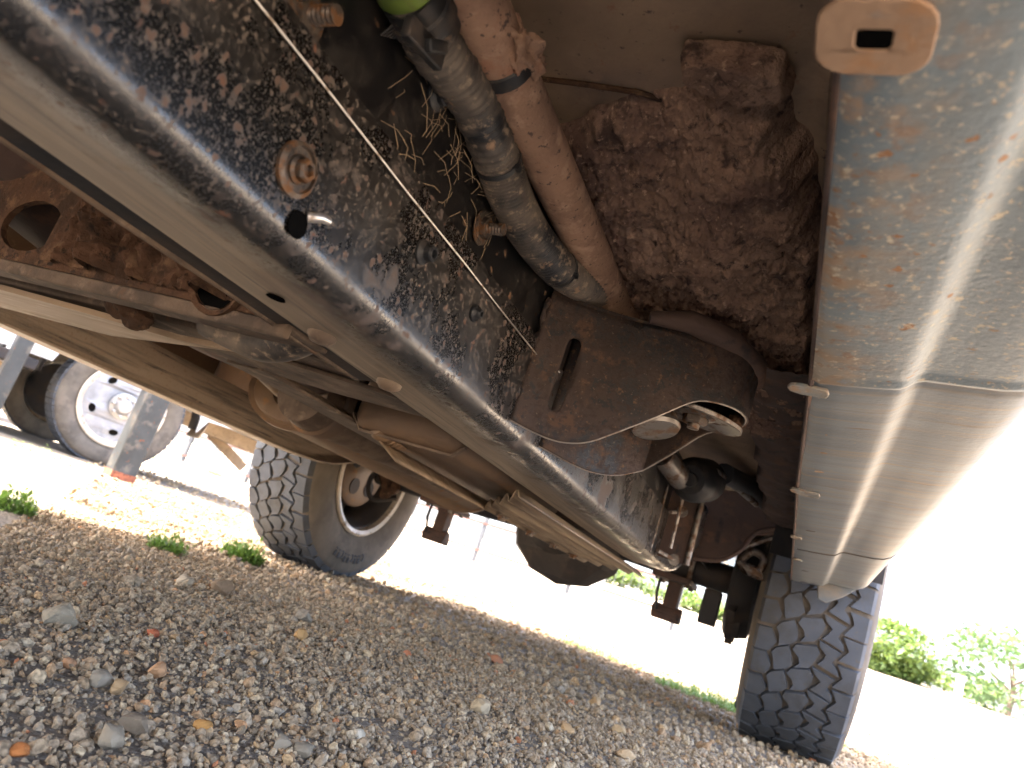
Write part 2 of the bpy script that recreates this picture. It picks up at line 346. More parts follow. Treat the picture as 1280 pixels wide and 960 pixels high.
# ---- crushed gravel: one carpet of real little rocks
def rock_shapes(sub, n):
    out = []
    for k in range(n):
        b = bmesh.new(); bmesh.ops.create_icosphere(b, subdivisions=sub, radius=1)
        sx, sy, sz_ = rng.uniform(.75, 1.25), rng.uniform(.7, 1.1), rng.uniform(.5, .85)
        off = Vector(rng.uniform(-50, 50, 3))
        for v in b.verts:
            d = 1 + .55 * noise.noise(v.co * 1.1 + off) + .25 * noise.noise(v.co * 2.6 + off)
            v.co = Vector((v.co.x * sx, v.co.y * sy, v.co.z * sz_)) * d
        # a couple of flat cleavage cuts make it angular
        for c in range(6 if sub > 1 else 2):
            nrm = Vector(rng.normal(size=3)).normalized(); h = rng.uniform(.40, .72)
            for v in b.verts:
                e = v.co.dot(nrm) - h
                if e > 0: v.co -= nrm * e * .9
        b.verts.ensure_lookup_table()
        V = np.array([v.co[:] for v in b.verts]); Fc = np.array([[v.index for v in f.verts] for f in b.faces]); b.free()
        out.append((V, Fc))
    return out
LOW, MID = rock_shapes(1, 14), rock_shapes(2, 14)
def rot_mats(n):
    q = rng.normal(size=(n, 4)); q[:, 1:3] *= .45; q /= np.linalg.norm(q, axis=1)[:, None]
    a, b, c, d = q.T
    return np.stack([np.stack([1 - 2 * (c * c + d * d), 2 * (b * c - a * d), 2 * (b * d + a * c)], -1),
                     np.stack([2 * (b * c + a * d), 1 - 2 * (b * b + d * d), 2 * (c * d - a * b)], -1),
                     np.stack([2 * (b * d - a * c), 2 * (c * d + a * b), 1 - 2 * (b * b + c * c)], -1)], 1)
GV, GF = [], []; gcount = 0
def scatter(n, xr, yr, smin, smax, shapes, keep):
    global gcount
    x = rng.uniform(*xr, n); y = rng.uniform(*yr, n); ok = keep(x, y); x, y = x[ok], y[ok]
    s = smin * (smax / smin) ** (rng.uniform(0, 1, len(x)) ** 1.8)
    z = np.array([gz_fine(a, b) for a, b in zip(x, y)]) + s * rng.uniform(-.25, .85, len(x))
    R = rot_mats(len(x)); which = rng.integers(0, len(shapes), len(x))
    for k, (V, Fc) in enumerate(shapes):
        i = np.nonzero(which == k)[0]
        if not len(i): continue
        P = np.einsum('nij,vj->nvi', R[i], V) * s[i][:, None, None] + np.stack([x[i], y[i], z[i]], -1)[:, None, :]
        f = Fc[None] + (np.arange(len(i)) * len(V))[:, None, None] + gcount
        GV.append(P.reshape(-1, 3)); GF.append(f.reshape(-1, 3)); gcount += len(i) * len(V)
def wedge(a, b):   # the floor the camera looks over
    return lambda x, y: (x < .10 + .16 * y) & (x > -1.05 * y - .25) & (y > a) & (y < b)
scatter(100000, (-1.7, .5), (.28, 1.7), .0013, .0050, LOW, wedge(.28, 1.7))
scatter(5200, (-1.7, .5), (.28, 1.7), 0.0040, .0088, MID, wedge(.28, 1.7))
scatter(46000, (-3.2, 1.0), (1.6, 4.6), .0030, .0095, LOW, wedge(1.6, 4.6))
scatter(2200, (-3.2, .9), (1.6, 4.4), .008, .015, MID, wedge(1.6, 4.4))
scatter(14000, (-7, 3), (3.2, 10), .006, .018, LOW, lambda x, y: (x < .4 + .2 * y) & (x > -1.2 * y))
V = np.concatenate(GV); Fc = np.concatenate(GF)
me = bpy.data.meshes.new('gravel'); me.vertices.add(len(V)); me.vertices.foreach_set('co', V.astype(np.float32).ravel())
me.loops.add(Fc.size); me.loops.foreach_set('vertex_index', Fc.astype(np.int32).ravel())
me.polygons.add(len(Fc)); me.polygons.foreach_set('loop_start', np.arange(0, Fc.size, 3, dtype=np.int32))
me.polygons.foreach_set('use_smooth', [False] * len(Fc)); me.update(); me.validate(); me.materials.append(gravel_m)
print('GRAVEL TRIS', len(Fc)); go = bpy.data.objects.new('gravel', me); COL.objects.link(go); tag(go, 'carpet of crushed grey brown gravel under the truck', 'gravel', kind='stuff')

# ================================================================== THE PICKUP OVERHEAD
OX, OY = -.815, 2.45                                    # truck centre line, rear axle
truck = thing('pickup_truck', 'muddy lifted pickup truck seen from underneath, black frame and rusty mounts', 'truck', (OX, OY, 0))
truck['origin'] = (OX, OY, 0)
def T(name, mb, m, parent=truck, **k): return link(name, mb, m, parent, **k)

# ---- right frame rail: nested C channel
XF, ZB = -.275, .315                                     # outer face of web, underside
def rail_prof():
    r = .0155; p = [(0, .10)]
    p += [(0, r + .004)]
    for k in range(9):
        a = PI / 2 * k / 8; p.append((-r + r * math.cos(a), r - r * math.sin(a)))
    p += [(-.028, 0), (-.034, 0), (-.06, 0), (-.088, 0), (-.088, .0045), (-.06, .0045), (-.034, .0045), (-.028, .0045)]
    for k in range(9):
        a = PI / 2 * (8 - k) / 8; p.append((-r + (r - .0045) * math.cos(a), r - (r - .0045) * math.sin(a)))
    p += [(-.0045, .10)]
    return p
kick = [(-1.2, 0), (.3, 0), (.62, 0), (1.2, 0), (1.62, 0), (1.74, .004), (1.82, .016), (1.90, .04), (2.05, .10), (2.2, .145), (2.4, .165), (3.3, .165)]
def rail_frames(x0, mirror=1):
    fr = []
    for i, (y, dz) in enumerate(kick):
        fr.append(lambda a, b, y=y, dz=dz: Vector((x0 + mirror * a, y - (b * .45 if dz > .01 and dz < .16 else 0), ZB + dz + b)))
    return fr
mb = MB(); pr = rail_prof(); n = len(pr)
mb.sweep(pr, rail_frames(XF))
# flange faces get the dusty flange finish
for fi, f in enumerate(mb.f):
    zs = [mb.v[i] for i in f]; cx = sum(v[0] for v in zs) / len(zs)
    mb.mi[fi] = 1 if cx < XF - .030 else 0
mb.mi = [0] * len(mb.f); rail = T('frame_rail', mb, frame_m, smooth=50)
mb = MB(); mb.box((XF - .0085, 1.05, ZB + .152), (.006, 4.5, .115)); T('frame_web', mb, web_m, rail, bevel=.001)
mb = MB(); mb.box((XF - .05, .9, ZB + .2125), (.09, 4.2, .005)); T('frame_top_flange', mb, web_m, rail)
mb = MB(); mb.sweep([(.020, .006), (-.002, .0015), (-.004, .0035), (.0, .05), (.006, .05), (.004, .010)], [lambda a, b, y=y: Vector((XF - .115 + a, y, ZB + b)) for y in (-1.2, .55)])
lipo = T('inner_rail_lip', mb, dark_m, rail)
mb = MB(); mb.tube([(XF - .1185, y, ZB + .0018 + .0006 * math.sin(y * 37)) for y in np.linspace(-1.2, .55, 40)], .0026, 8); T('lip_edge', mb, beam_m, rail)
mb = MB()
mb.tube([(XF - .103, -1.2, ZB + .022), (XF - .103, .62, ZB + .022)], .011, 14)
T('brake_line', mb, hose_m, rail)
# taut thin steel wire along the web
mb = MB(); mb.tube([(XF + .003, y, ZB + .084 + .0004 * math.sin(y * 30)) for y in np.linspace(-.6, .645, 14)] + [(XF + .012, .652, ZB + .083), (XF + .02, .658, ZB + .080)], .00065, 6)
T('steel_wire', mb, bright_m)

def bolt_on(px, py, r, m, washer=None, h=.008, kind='hex', X=XF, parent=rail, sock=True):
    c = W(px, py, X=X); mb = MB()
    if washer:
        mb.lathe([(washer, 0), (washer, .002), (washer * .82, .0035), (washer * .8, .0015), (r * 1.1, .0015)], c, (1, 0, 0), 24)
    mb.lathe([(r * 1.25, .001), (r * 1.25, .003), (r, .0045)], c, (1, 0, 0), 20)
    mb.lathe([(r, .0035), (r, h), (r * .85, h + .0012), (r * .55, h + .0012), (r * .5, h - .002), (0, h - .002)], c, (1, 0, 0), 6 if kind == 'hex' else 16)
    return T('bolt', mb, m, parent, smooth=30)
bolt_on(370, 212, .0062, bolt_m, .0145, .0075)
bolt_on(527, 315, .0055, black_m, .0085, .009, 'round')
bolt_on(592, 391, .004, black_m, .007, .006, 'round')
bolt_on(545, 118, .007, black_m, .011, .008, 'round', X=XF - .005)
def stud(px, py, r, l, m, X=XF):
    c = W(px, py, X=X); mb = MB(); mb.lathe([(r * 2.3, 0), (r * 2.3, .0015), (r * 1.7, .0018), (r * 1.7, .006), (r * .95, .006)], c, (1, 0, 0), 6)
    mb.lathe([(r * 2.7, 0), (r * 2.7, .001), (r, .001)], c, (1, 0, 0), 20)
    for k in range(5): mb.lathe([(r, .006 + k * l / 5), (r * .86, .006 + (k + .5) * l / 5), (r, .006 + (k + 1) * l / 5)], c, (1, .0, .05), 12)
    mb.lathe([(r, l + .006), (0, l + .0065)], c, (1, 0, .05), 12)
    return T('stud', mb, m, rail, smooth=30)
stud(602, 285, .0050, .013, bolt_m, XF - .004); stud(380, 20, .0052, .014, bolt_m, XF - .004)
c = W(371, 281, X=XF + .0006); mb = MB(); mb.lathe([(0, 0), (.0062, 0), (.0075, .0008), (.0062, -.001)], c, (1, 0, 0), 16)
T('bolt_hole_shade', mb, hole_shade_m, rail)  # no hole is cut: a black disc paints its shade
c = W(384, 271, X=XF); mb = MB(); mb.tube([c, c + Vector((.005, .005, .003)), c + Vector((.006, .010, .004))], [.0030, .0027, .0022], 10); T('pin', mb, bright_m, rail)
for px, py in ((403, 418), (487, 478)):
    c = W(px, py, Z=ZB); mb = MB(); mb.lathe([(.011, .002), (.0105, -.003), (.007, -.0065), (0, -.0075)], c, (0, 0, 1), 18); T('frame_plug', mb, shield_m, rail)
c = W(345, 372, Z=ZB - .0005); mb = MB(); mb.lathe([(0, 0), (.006, 0), (.0065, -.0006), (.005, .001)], c, (0, 0, 1), 14); T('drain_hole_shade', mb, hole_shade_m, rail)  # black disc on the flange, painted as the shade of a hole

# ---- left frame rail
mb = MB(); mb.sweep([(-a, b) for a, b in pr], [lambda a, b, y=y, dz=dz: Vector((-1.355 + a, y, ZB + dz + b)) for y, dz in kick])
T('frame_rail', mb, flange_m, smooth=50)

# ---- body mount bracket: one folded sheet with a nose, open below
ZT = .462
def zb(x):
    k = [(-.28, .333), (-.25, .3285), (-.231, .328), (-.207, .3365), (-.16, .376), (-.13, .406), (-.09, .413), (-.05, .413)]
    for (a, p), (b, q) in zip(k, k[1:]):
        if x <= b: 
            t = max(0, (x - a) / (b - a)); return p + (q - p) * t
    return .413
zb_raw = zb
_zx = np.linspace(-.30, -.04, 261); _zv = np.array([zb_raw(x) for x in _zx]); _kk = np.exp(-np.linspace(-2, 2, 41) ** 2); _kk /= _kk.sum()
_zs = np.convolve(np.pad(_zv, 20, mode='edge'), _kk, 'valid')
def zb(x): return float(np.interp(x, _zx, _zs))
front = [(-.276, .628), (-.262, .640), (-.246, .648), (-.215, .660), (-.19, .666), (-.16, .675), (-.135, .685)]
nose = [(-.135 + .048 * math.sin(a) , .739 - .054 * math.cos(a)) for a in np.linspace(.25, PI - .35, 12)]
rear = [(-.16, .805), (-.187, .815), (-.215, .79), (-.245, .755), (-.276, .72)]
plan = front + nose + rear
cum = [0]
for a, b in zip(plan, plan[1:]): cum.append(cum[-1] + math.hypot(b[0] - a[0], b[1] - a[1]))
def plan_at(s):
    for i in range(len(cum) - 1):
        if s <= cum[i + 1] + 1e-9:
            t = (s - cum[i]) / (cum[i + 1] - cum[i]); return Vector(plan[i]).lerp(Vector(plan[i + 1]), t)
    return Vector(plan[-1])
nf = 4; sF = cum[nf]                                     # front flat piece with the slot
sc_, z0s, z1s, hw = cum[2], .361, .422, .0068
cz_ = (z0s + z1s) / 2; NT = 96
def hole_pt(t):
    dx, dz = math.cos(t), math.sin(t); hh = (z1s - z0s) / 2
    if abs(dx) > 1e-9 and abs(dz / dx) * hw < hh: k = hw / abs(dx); return (sc_ + dx * k, cz_ + dz * k)
    q = hh * abs(dz); k = q + math.sqrt(max(0, q * q - hh * hh + hw * hw)); return (sc_ + dx * k, cz_ + dz * k)
def outer_pt(t):
    dx, dz = math.cos(t), math.sin(t); lo, hi = 0, .5
    for _ in range(40):
        m_ = (lo + hi) / 2; a_, b_ = sc_ + dx * m_, cz_ + dz * m_
        if 0 <= a_ <= sF and b_ <= ZT and b_ >= zb(plan_at(max(0, min(sF, a_))).x): lo = m_
        else: hi = m_
    return (sc_ + dx * lo, cz_ + dz * lo)
angs = sorted(list(np.linspace(0, 2 * PI, NT, endpoint=False)) + [math.atan2(q - cz_, p - sc_) % (2 * PI) for p, q in ((0, ZT), (sF, ZT), (0, zb(-.276)), (sF, zb(plan[nf][0])))])
mb = MB(); NR = 9; NA = len(angs)
for t in angs:
    h_, o_ = hole_pt(t), outer_pt(t)
    for k in range(NR):
        u = k / (NR - 1); a_, b_ = h_[0] + (o_[0] - h_[0]) * u, h_[1] + (o_[1] - h_[1]) * u
        mb.v.append((*plan_at(max(0, min(sF, a_))), b_))
for i in range(NA):
    for k in range(NR - 1):
        mb.f.append((i * NR + k, i * NR + k + 1, ((i + 1) % NA) * NR + k + 1, ((i + 1) % NA) * NR + k)); mb.mi.append(0)
zr = sorted({round((o[1] - zb(plan[nf][0])) / (ZT - zb(plan[nf][0])), 5) for o in map(outer_pt, angs) if abs(o[0] - sF) < 1e-6})
def nose_pt(u, f):
    q = plan_at(sF + u * (cum[-1] - sF)); b_ = zb(q.x); return Vector((*q, b_ + f * (ZT - b_)))
mb.grid(lambda u, v: nose_pt(u, zr[int(round(v * (len(zr) - 1)))]), 60, len(zr))
bmt = T('body_mount_bracket', mb, rusty_m, smooth=50, solid=.0042, weld=2e-4)
tp = front + nose + rear
mb = MB(); mb.prism(tp, lambda a, b: Vector((a, b, ZT)), lambda a, b: Vector((a, b, ZT + .004))); T('top_plate', mb, rusty_m, bmt)
# rolled seam on the top of the bracket
mb = MB(); mb.tube([(-.185, .655, ZT + .004), (-.15, .668, ZT + .012), (-.115, .69, ZT + .010), (-.088, .725, ZT + .002), (-.086, .76, ZT - .004)], [.006, .011, .012, .010, .006], 10); T('welded_seam', mb, darkrust_m, bmt)
mb = MB(); mb.lathe([(0, .004), (.030, .004), (.040, .001), (.046, .0005), (.046, .004), (.040, .006), (0, .007)], (-.134, .742, .403), (.10, -.06, 1), 30)
T('retainer_plate', mb, steel_m, bmt)
mb = MB(); mb.lathe([(.020, 0), (.021, -.004), (.017, -.006), (.0135, -.0065)], (-.134, .738, .4095), (0, 0, 1), 22); mb.lathe([(.0125, -.005), (.0125, -.012), (.0105, -.0135), (.0065, -.0135)], (-.134, .738, .4095), (0, 0, 1), 6)
mb.lathe([(.0065, -.012), (.006, -.018), (0, -.0185)], (-.134, .738, .4095), (0, 0, 1), 12)
T('mount_nut', mb, bolt_m, bmt, smooth=30)
mb = MB(); ep = [plan_at(q) for q in np.linspace(0, cum[-1], 90)]; mb.tube([(p.x, p.y, zb(p.x) - .0003) for p in ep], .0009, 6); T('bare_edge', mb, edge_m, bmt)
mb = MB(); mb.lathe([(.014, -.004), (.022, -.018), (.026, -.03), (.024, -.034), (.0, -.034)], (-.185, .765, .418), (-.35, .15, 1), 24); T('rubber_cushion', mb, steel_m, bmt)
c0 = Vector((-.098, .765, .416)); mb = MB(); mb.grid(lambda u, v: c0 + Vector((math.cos(2*PI*u) * math.sin(PI*v), math.sin(2*PI*u) * math.sin(PI*v), math.cos(PI*v))) * (.009 + .003 * noise.noise(Vector((u*9, v*9, 1)))), 14, 9); T('rust_lump', mb, redmud_m, bmt)

# ---- brown steel pipe beside the frame, its strap and a lump of mud
pth = [(-.247, y, .506 - .012 * max(0, y - .3)) for y in np.linspace(-.3, .72, 12)] + [(-.236, .76, .488), (-.228, .80, .47)]
mb = MB(); mb.tube(pth, .0195, 24); pipe = T('steel_pipe', mb, pipe_m)
mb = MB(); mb.lathe([(.0197, -.006), (.0212, -.005), (.0212, .005), (.0197, .006)], (-.247, .365, .5052), (0, 1, -.012), 24); T('pipe_strap', mb, tape_m, pipe)
def lump(name, c, r, m, parent, sq=(1, 1, 1), seed=0, n=26, rough=.5):
    mb = MB(); c = Vector(c)
    def f(u, v):
        d = Vector((math.cos(2 * PI * u) * math.sin(PI * v), math.sin(2 * PI * u) * math.sin(PI * v), math.cos(PI * v)))
        k = 1 + rough * nz(d + Vector((seed, seed * 2, 0)), 1.3, 5)
        return c + Vector((d.x * sq[0], d.y * sq[1], d.z * sq[2])) * r * k
    mb.grid(f, n, n // 2 + 2); return T(name, mb, m, parent, smooth=60)
lump('mud_lump', (-.2285, .352, .506), .0105, pipe_m, pipe, (.9, 1.5, 1), 3, 44, .9)
lump('mud_lump', (-.227, .366, .508), .007, pipe_m, pipe, (1, 1.2, 1), 8, 40, .9)

# ---- corrugated hose behind the pipe
hp = [W(500, -70, X=-.262), W(520, 10, X=-.262), W(545, 60, X=-.262), W(588, 120, X=-.262), W(618, 190, X=-.263), W(640, 250, X=-.264), W(668, 300, X=-.262), W(706, 342, X=-.258), W(745, 362, X=-.252), W(780, 372, X=-.25)]
def spline(P, n):
    out = []
    for i in range(len(P) - 1):
        p0, p1, p2, p3 = P[max(0, i - 1)], P[i], P[i + 1], P[min(len(P) - 1, i + 2)]
        for k in range(n):
            t = k / n; out.append(.5 * ((2 * p1) + (p2 - p0) * t + (2 * p0 - 5 * p1 + 4 * p2 - p3) * t * t + (3 * p1 - p0 - 3 * p2 + p3) * t ** 3))
    return out + [P[-1]]
sp = spline(hp, 22)
rs = []
for i in range(len(sp)):
    wrap = 44 < i < 96
    rs.append(.0150 + (.0004 * math.sin(i * 2.2) if wrap else .0011 * math.sin(i * PI)) + (.0009 * ((i * 7919) % 5) / 5 if wrap else 0))
sp2 = []
rs2 = []
for i in range(len(sp) - 1):
    for k in range(6):
        t = k / 6; sp2.append(sp[i].lerp(sp[i + 1], t)); ii = i + t
        wrap = ii < 88
        rs2.append(.0160 + (.0005 * math.sin(ii * .7) + .0004 * math.sin(ii * 2.3) if wrap else .0012 * math.sin(ii * 2 * PI / 1.5)))
mb = MB(); mb.tube(sp2, rs2, 20); hose = T('corrugated_hose', mb, hose_m, smooth=70)
a, b = W(474, -90, X=-.263), W(511, -14, X=-.263)
mb = MB(); mb.tube([a, b, b + (b - a).normalized() * .003], [.0185, .0185, .0165], 24); T('green_fitting', mb, green_m, hose)
d_ = (W(560, 75, X=-.262) - W(519, 12, X=-.262))
mb = MB(); q0 = W(511, -10, X=-.262); mb.tube([q0, q0 + d_ * .25, q0 + d_ * .28, q0 + d_ * .5, q0 + d_ * .52, q0 + d_ * .75], [.0175, .0178, .0195, .0195, .0175, .0168], 22); T('hose_collar', mb, tape_m, hose)
c = W(532, 58, X=-.246); mb = MB(); mb.bar(c + Vector((0, -.02, -.004)), c + Vector((0, .016, .004)), .006, .012); mb.bar(c + Vector((.002, -.004, -.003)), c + Vector((.004, .008, .006)), .010, .007); T('hose_clip', mb, tape_m, hose, bevel=.001)
mb = MB()
for k in range(8): 
    q = W(476 + k * 4, 44 + k * 1.2, X=XF - .001); mb.bar(q, q + Vector((.005, 0, .007)), .0009, .0009)
T('clip_teeth', mb, tape_m, hose)
# dry grass stalks caught on the frame web
mb = MB()
for k in range(95):
    q = W(random.gauss(485, 50), 0, X=XF + .001); y = random.uniform(.31, .50); z = .486 - (y - .28) * .02 + random.gauss(0, .022) - .03
    d = Vector((0, random.gauss(0, .5), random.gauss(0, .5))).normalized() * random.uniform(.008, .03); p = Vector((XF - .003 + random.uniform(0, .003), y, z))
    mb.tube([p, p + d * .5 + Vector((.0015, .001, .002)), p + d], .0002, 3, caps=False)
tag(T('dry_grass', mb, flap_m), kind='stuff')

# ---- cab floor, crease, mud
FZ = .566
mb = MB()
def fl(u, v):
    x = -1.76 + u * 1.92; y = -1.1 + v * 2.85
    z = FZ + .004 * nz((x, y, 0), 3, 3) - .006 * math.exp(-((y - .335 - .10 * (x + .12)) / .006) ** 2) - .005 * math.exp(-((x + .055) / .005) ** 2)
    return Vector((x, y, z))
mb.grid(fl, 420, 560); floor = T('floor_pan', mb, floor_m, smooth=60, solid=.002)
mb = MB(); mb.tube([W(672, 98, Z=FZ - .002), W(735, 106, Z=FZ - .003), W(800, 116, Z=FZ - .003), W(860, 135, Z=FZ)], .0022, 8); T('floor_seam', mb, redmud_m, floor)
mA, mB_, mC, mD = W(690, 165, Z=.55), W(842, 108, Z=.55), W(990, 118, Z=.55), W(1034, 275, Z=.55)
def sstep(t): t = max(0, min(1, t)); return t * t * (3 - 2 * t)
def mudz(x, y):
    e = nz((x, y, 2), 12, 4)
    yl = mA.y + (mB_.y - mA.y) * max(-.5, min(1.4, (x - mA.x) / (mB_.x - mA.x)))
    xl = mC.x + (mD.x - mC.x) * max(-.2, min(1.6, (y - mC.y) / (mD.y - mC.y)))
    a = min(sstep((y - yl + .022 * e) / .028), sstep((xl - x + .012 * e) / .022))
    s = max(0, min(1, (y - .45) / .45))
    z = FZ + .012 - a * (.030 + .050 * s + .016 * nz((x, y, 7), 8, 3) + .008 * nz((x, y * 1.6, 1), 26, 4) + .005 * abs(nz((x, y, 5), 60, 3)))
    z -= a * .024 * math.exp(-(((x + .15) / .08) ** 2 + ((y - .64) / .14) ** 2))
    z -= (.0042 * nz((x, y, 4), 100, 3) + .0024 * nz((x, y, 9), 280, 2)) * a
    return z
mb = MB(); mb.grid(lambda u, v: Vector((-.272 + u * .262, .36 + v * .70, mudz(-.272 + u * .262, .36 + v * .70) + (.02 if v in (0, 1) else 0))), 240, 460)
mud = T('caked_mud', mb, mud_m, smooth=80)
c = W(917, 100, Z=.547); mb = MB()
def slab(u, v):
    a = 2 * PI * u; r = v; n4 = (abs(math.cos(a)) ** 4 + abs(math.sin(a)) ** 4) ** -.25; k = 1 if r < .8 else max(0, 1 - ((r - .8) / .2) ** 2)
    x, y = r * n4 * math.cos(a), r * n4 * math.sin(a)
    p = c + Vector((x * .0345 + y * .004, y * .0185 + .003 * x, .016 - .021 * k))
    p.z -= (.004 * nz(p, 60, 5) + .003 * nz(p, 25, 3)) * k; p.x += .004 * nz(p, 45, 4) * r; p.y += .004 * nz(p + Vector((5, 5, 5)), 45, 4) * r; return p
mb.grid(slab, 90, 34); T('mud_slab', mb, mud_m, mud, smooth=80)
for i, (px, py, r) in enumerate(((893, 183, .006), (800, 360, .013), (985, 455, .010), (760, 250, .009), (860, 300, .011), (960, 300, .012), (790, 395, .010))):
    p = W(px, py, Z=.53); p.z = mudz(p.x, p.y); lump('mud_clod', p, r, mud_m, mud, (1, 1.2, .7), 20 + i, 20)
# box section inside the rocker, running back, with dried mud on it
mb = MB(); mb.grid(lambda u, v: Vector((-.12 + u * .10 + .012 * nz((0, v * 1.2, 0), 6, 3) * (u < .5), .80 + v * .98, .50 - .010 * math.sin(PI * u) + .006 * nz((u * .1, v, 1), 30, 4) + (.05 if u == 0 else 0))), 20, 110); T('inner_sill_box', mb, darkrust_m, floor, smooth=70)
# things above the frame behind the bracket
mb = MB(); mb.box((-.2, 1.36, .60), (.30, .9, .004)); T('rear_floor_panel', mb, dark_m, floor)
mb = MB(); mb.sweep([(-.004, 0), (.05, .0), (.07, .02), (.07, .05), (.064, .05), (.064, .022), (.05, .006), (-.004, .006)], [lambda a, b, y=y: Vector((-.19 + a, y, .515 + b)) for y in (.95, 1.12)]); T('floor_brace', mb, darkrust_m, floor, bevel=.001)

for i in (92, 150):
    q = sp[i]; d = (sp[i + 1] - sp[i - 1]).normalized(); mb = MB(); mb.lathe([(.0168, -.0022), (.0176, -.0018), (.0176, .0018), (.0168, .0022)], q, d, 22); mb.box(q + Vector((.017, 0, -.004)), (.005, .005, .004)); T('cable_tie', mb, black_m, hose)
mb = MB(); wp = [Vector((-.277, .628 + .004 * math.sin(k), .335 + k * .0063)) for k in range(20)]
mb.tube(wp, [.0028 + .0009 * math.sin(k * 2.1) for k in range(20)], 8); T('weld_bead', mb, rusty_m, bmt)
mb = MB(); mb.tube(spline([Vector((-.262, -.3, .535)), Vector((-.262, .1, .53)), Vector((-.266, .25, .542)), Vector((-.262, .42, .534)), Vector((-.258, .60, .54)), Vector((-.25, .8, .53))], 8), .0042, 8); T('wiring_loom', mb, tape_m)
# ---- right rocker panel (sill)
def rk(y):
    p = [(-.034, .425), (-.034, .4015), (-.029, .4000), (-.010, .4015), (.012, .4040), (.024, .4058)]
    p += [(.028, .4068), (.031, .4084), (.0335, .4106), (.036, .4130), (.039, .4148), (.043, .4160)]
    p += [(.062, .4172), (.088, .4192), (.102, .4222), (.112, .4280), (.1195, .437), (.126, .452), (.133, .478), (.142, .52), (.152, .57), (.165, .64)]
    sh = float(np.interp(y, [.2, .55, .9, 1.93], [.0080, .0068, .001, -.003]))
    p = [(x + sh * max(0, min(1, (.03 - x) / .05)) , z) for x, z in p]
    if y < .55:                                          # the front length sits a little proud with a rolled joint
        p = [(x, z - .0022 * min(1, max(0, (.55 - y) / .02))) for x, z in p]
    return p
ys_ = list(np.linspace(-.8, .50, 14)) + list(np.linspace(.51, .575, 12)) + list(np.linspace(.6, 1.93, 30))
mb = MB()
rows = []
for y in ys_:
    bead = math.exp(-((y - .548) / .006) ** 2) * .0035 - math.exp(-((y - .562) / .005) ** 2) * .002
    rows.append([Vector((x, y, z - bead * (1 if x > -.03 else 0))) for x, z in rk(y)])
n = len(rows[0])
for r0 in rows: mb.v += [tuple(p) for p in r0]
for j in range(len(rows) - 1):
    for i in range(n - 1):
        mb.f.append((j * n + i, j * n + i + 1, (j + 1) * n + i + 1, (j + 1) * n + i)); mb.mi.append(0 if ys_[j] < .55 else 1)
rocker = T('rocker_panel', mb, [rocker_m, rocker_rear_m], smooth=35, solid=.0016)
# rear hanging tab at the end of the sill
mb = MB(); mb.prism([(.018, .408), (.10, .448), (.14, .50), (.125, .445), (.075, .395), (.045, .372), (.026, .376)], lambda a, b: Vector((a, 1.935, b)), lambda a, b: Vector((a, 1.965, b + .004))); T('sill_end_flap', mb, rocker_rear_m, rocker, bevel=.002)
jl = [Vector((x, 1.405 + .0015 * math.sin(x * 40), z - .0012)) for x, z in rk(1.4)[2:-4]]
mb = MB(); mb.tube(jl, .0012, 6); T('sill_joint', mb, dark_m, rocker)
# bolt tab with a square hole near the camera
def tabplate(px, py, w_, l_, hw_, hl_, lip=.006):
    c = W(px, py, Z=.3965); n_ = 20
    def rr(cx, cy, ax, ay, r): return [(cx + (ax - r) * sx + r * math.cos(t), cy + (ay - r) * sy + r * math.sin(t)) for sx, sy, t0 in ((1, 1, 0), (-1, 1, PI / 2), (-1, -1, PI), (1, -1, 1.5 * PI)) for t in np.linspace(t0, t0 + PI / 2, 5)]
    o = rr(0, 0, w_, l_, min(w_, l_) * .62); h = rr(0, 0, hw_, hl_, min(hw_, hl_) * .45)
    tri = geometry.tessellate_polygon([[Vector((*p, 0)) for p in o], [Vector((*p, 0)) for p in reversed(h)]])
    pts = o + list(reversed(h)); mb = MB()
    mb.add([c + Vector((a, b, 0)) for a, b in pts] + [c + Vector((a, b, .0016)) for a, b in pts], [tuple(t) for t in tri] + [tuple(len(pts) + i for i in reversed(t)) for t in tri])
    for ring, k0 in ((o, 0), (h, len(o))):
        for i in range(len(ring)):
            j = (i + 1) % len(ring); mb.f.append((k0 + i, k0 + j, k0 + j + len(pts), k0 + i + len(pts))); mb.mi.append(0)
    t = T('bolt_tab', mb, tab_m, rocker, bevel=.0006)
    mb = MB(); mb.grid(lambda u, v: c + Vector(((u - .5) * hw_ * 2.2, (v - .5) * hl_ * 2.2, .0004)), 2, 2); T('square_hole_shade', mb, hole_shade_m, t)  # black sheet behind the cut hole paints its inner shade
    return t
tabplate(1092, 50, .018, .0165, .0055, .0045)
def side_tab(px, py, l, wd):
    c = W(px, py, Z=.3985); mb = MB()
    mb.prism([(-l, 0), (-l * .85, wd * .7), (-l * .4, wd), (l * .9, wd * .8), (l, 0), (l * .9, -wd * .8), (-l * .4, -wd), (-l * .85, -wd * .7)], lambda a, b: c + Vector((a, b, -.001)), lambda a, b: c + Vector((a, b, .0015)))
    return T('clip_tab', mb, rocker_m, rocker, bevel=.0007)
side_tab(1010, 488, .015, .010); side_tab(1006, 616, .017, .014); side_tab(995, 672, .009, .012); side_tab(997, 700, .008, .014)
def slot(px, py, l, wd, m=None):
    c = W(px, py, Z=.4); x = c.x; z = .4 + max(0, (x + .029) * .13) - .0016
    mb = MB(); mb.prism([(l * math.cos(t), wd * math.sin(t)) for t in np.linspace(0, 2 * PI, 13)[:-1]], lambda a, b: Vector((x + a, c.y + b, z + a * .12 - .0004)), lambda a, b: Vector((x + a * .8, c.y + b * .8, z + a * .12 + .0006)))
    return T('sill_slot', mb, m or darkrust_m, rocker)
slot(1046, 494, .0085, .0030); slot(1083, 275, .0045, .0022, tab_m); slot(1052, 471, .004, .0022, tab_m); slot(1100, 183, .005, .0025, tab_m)
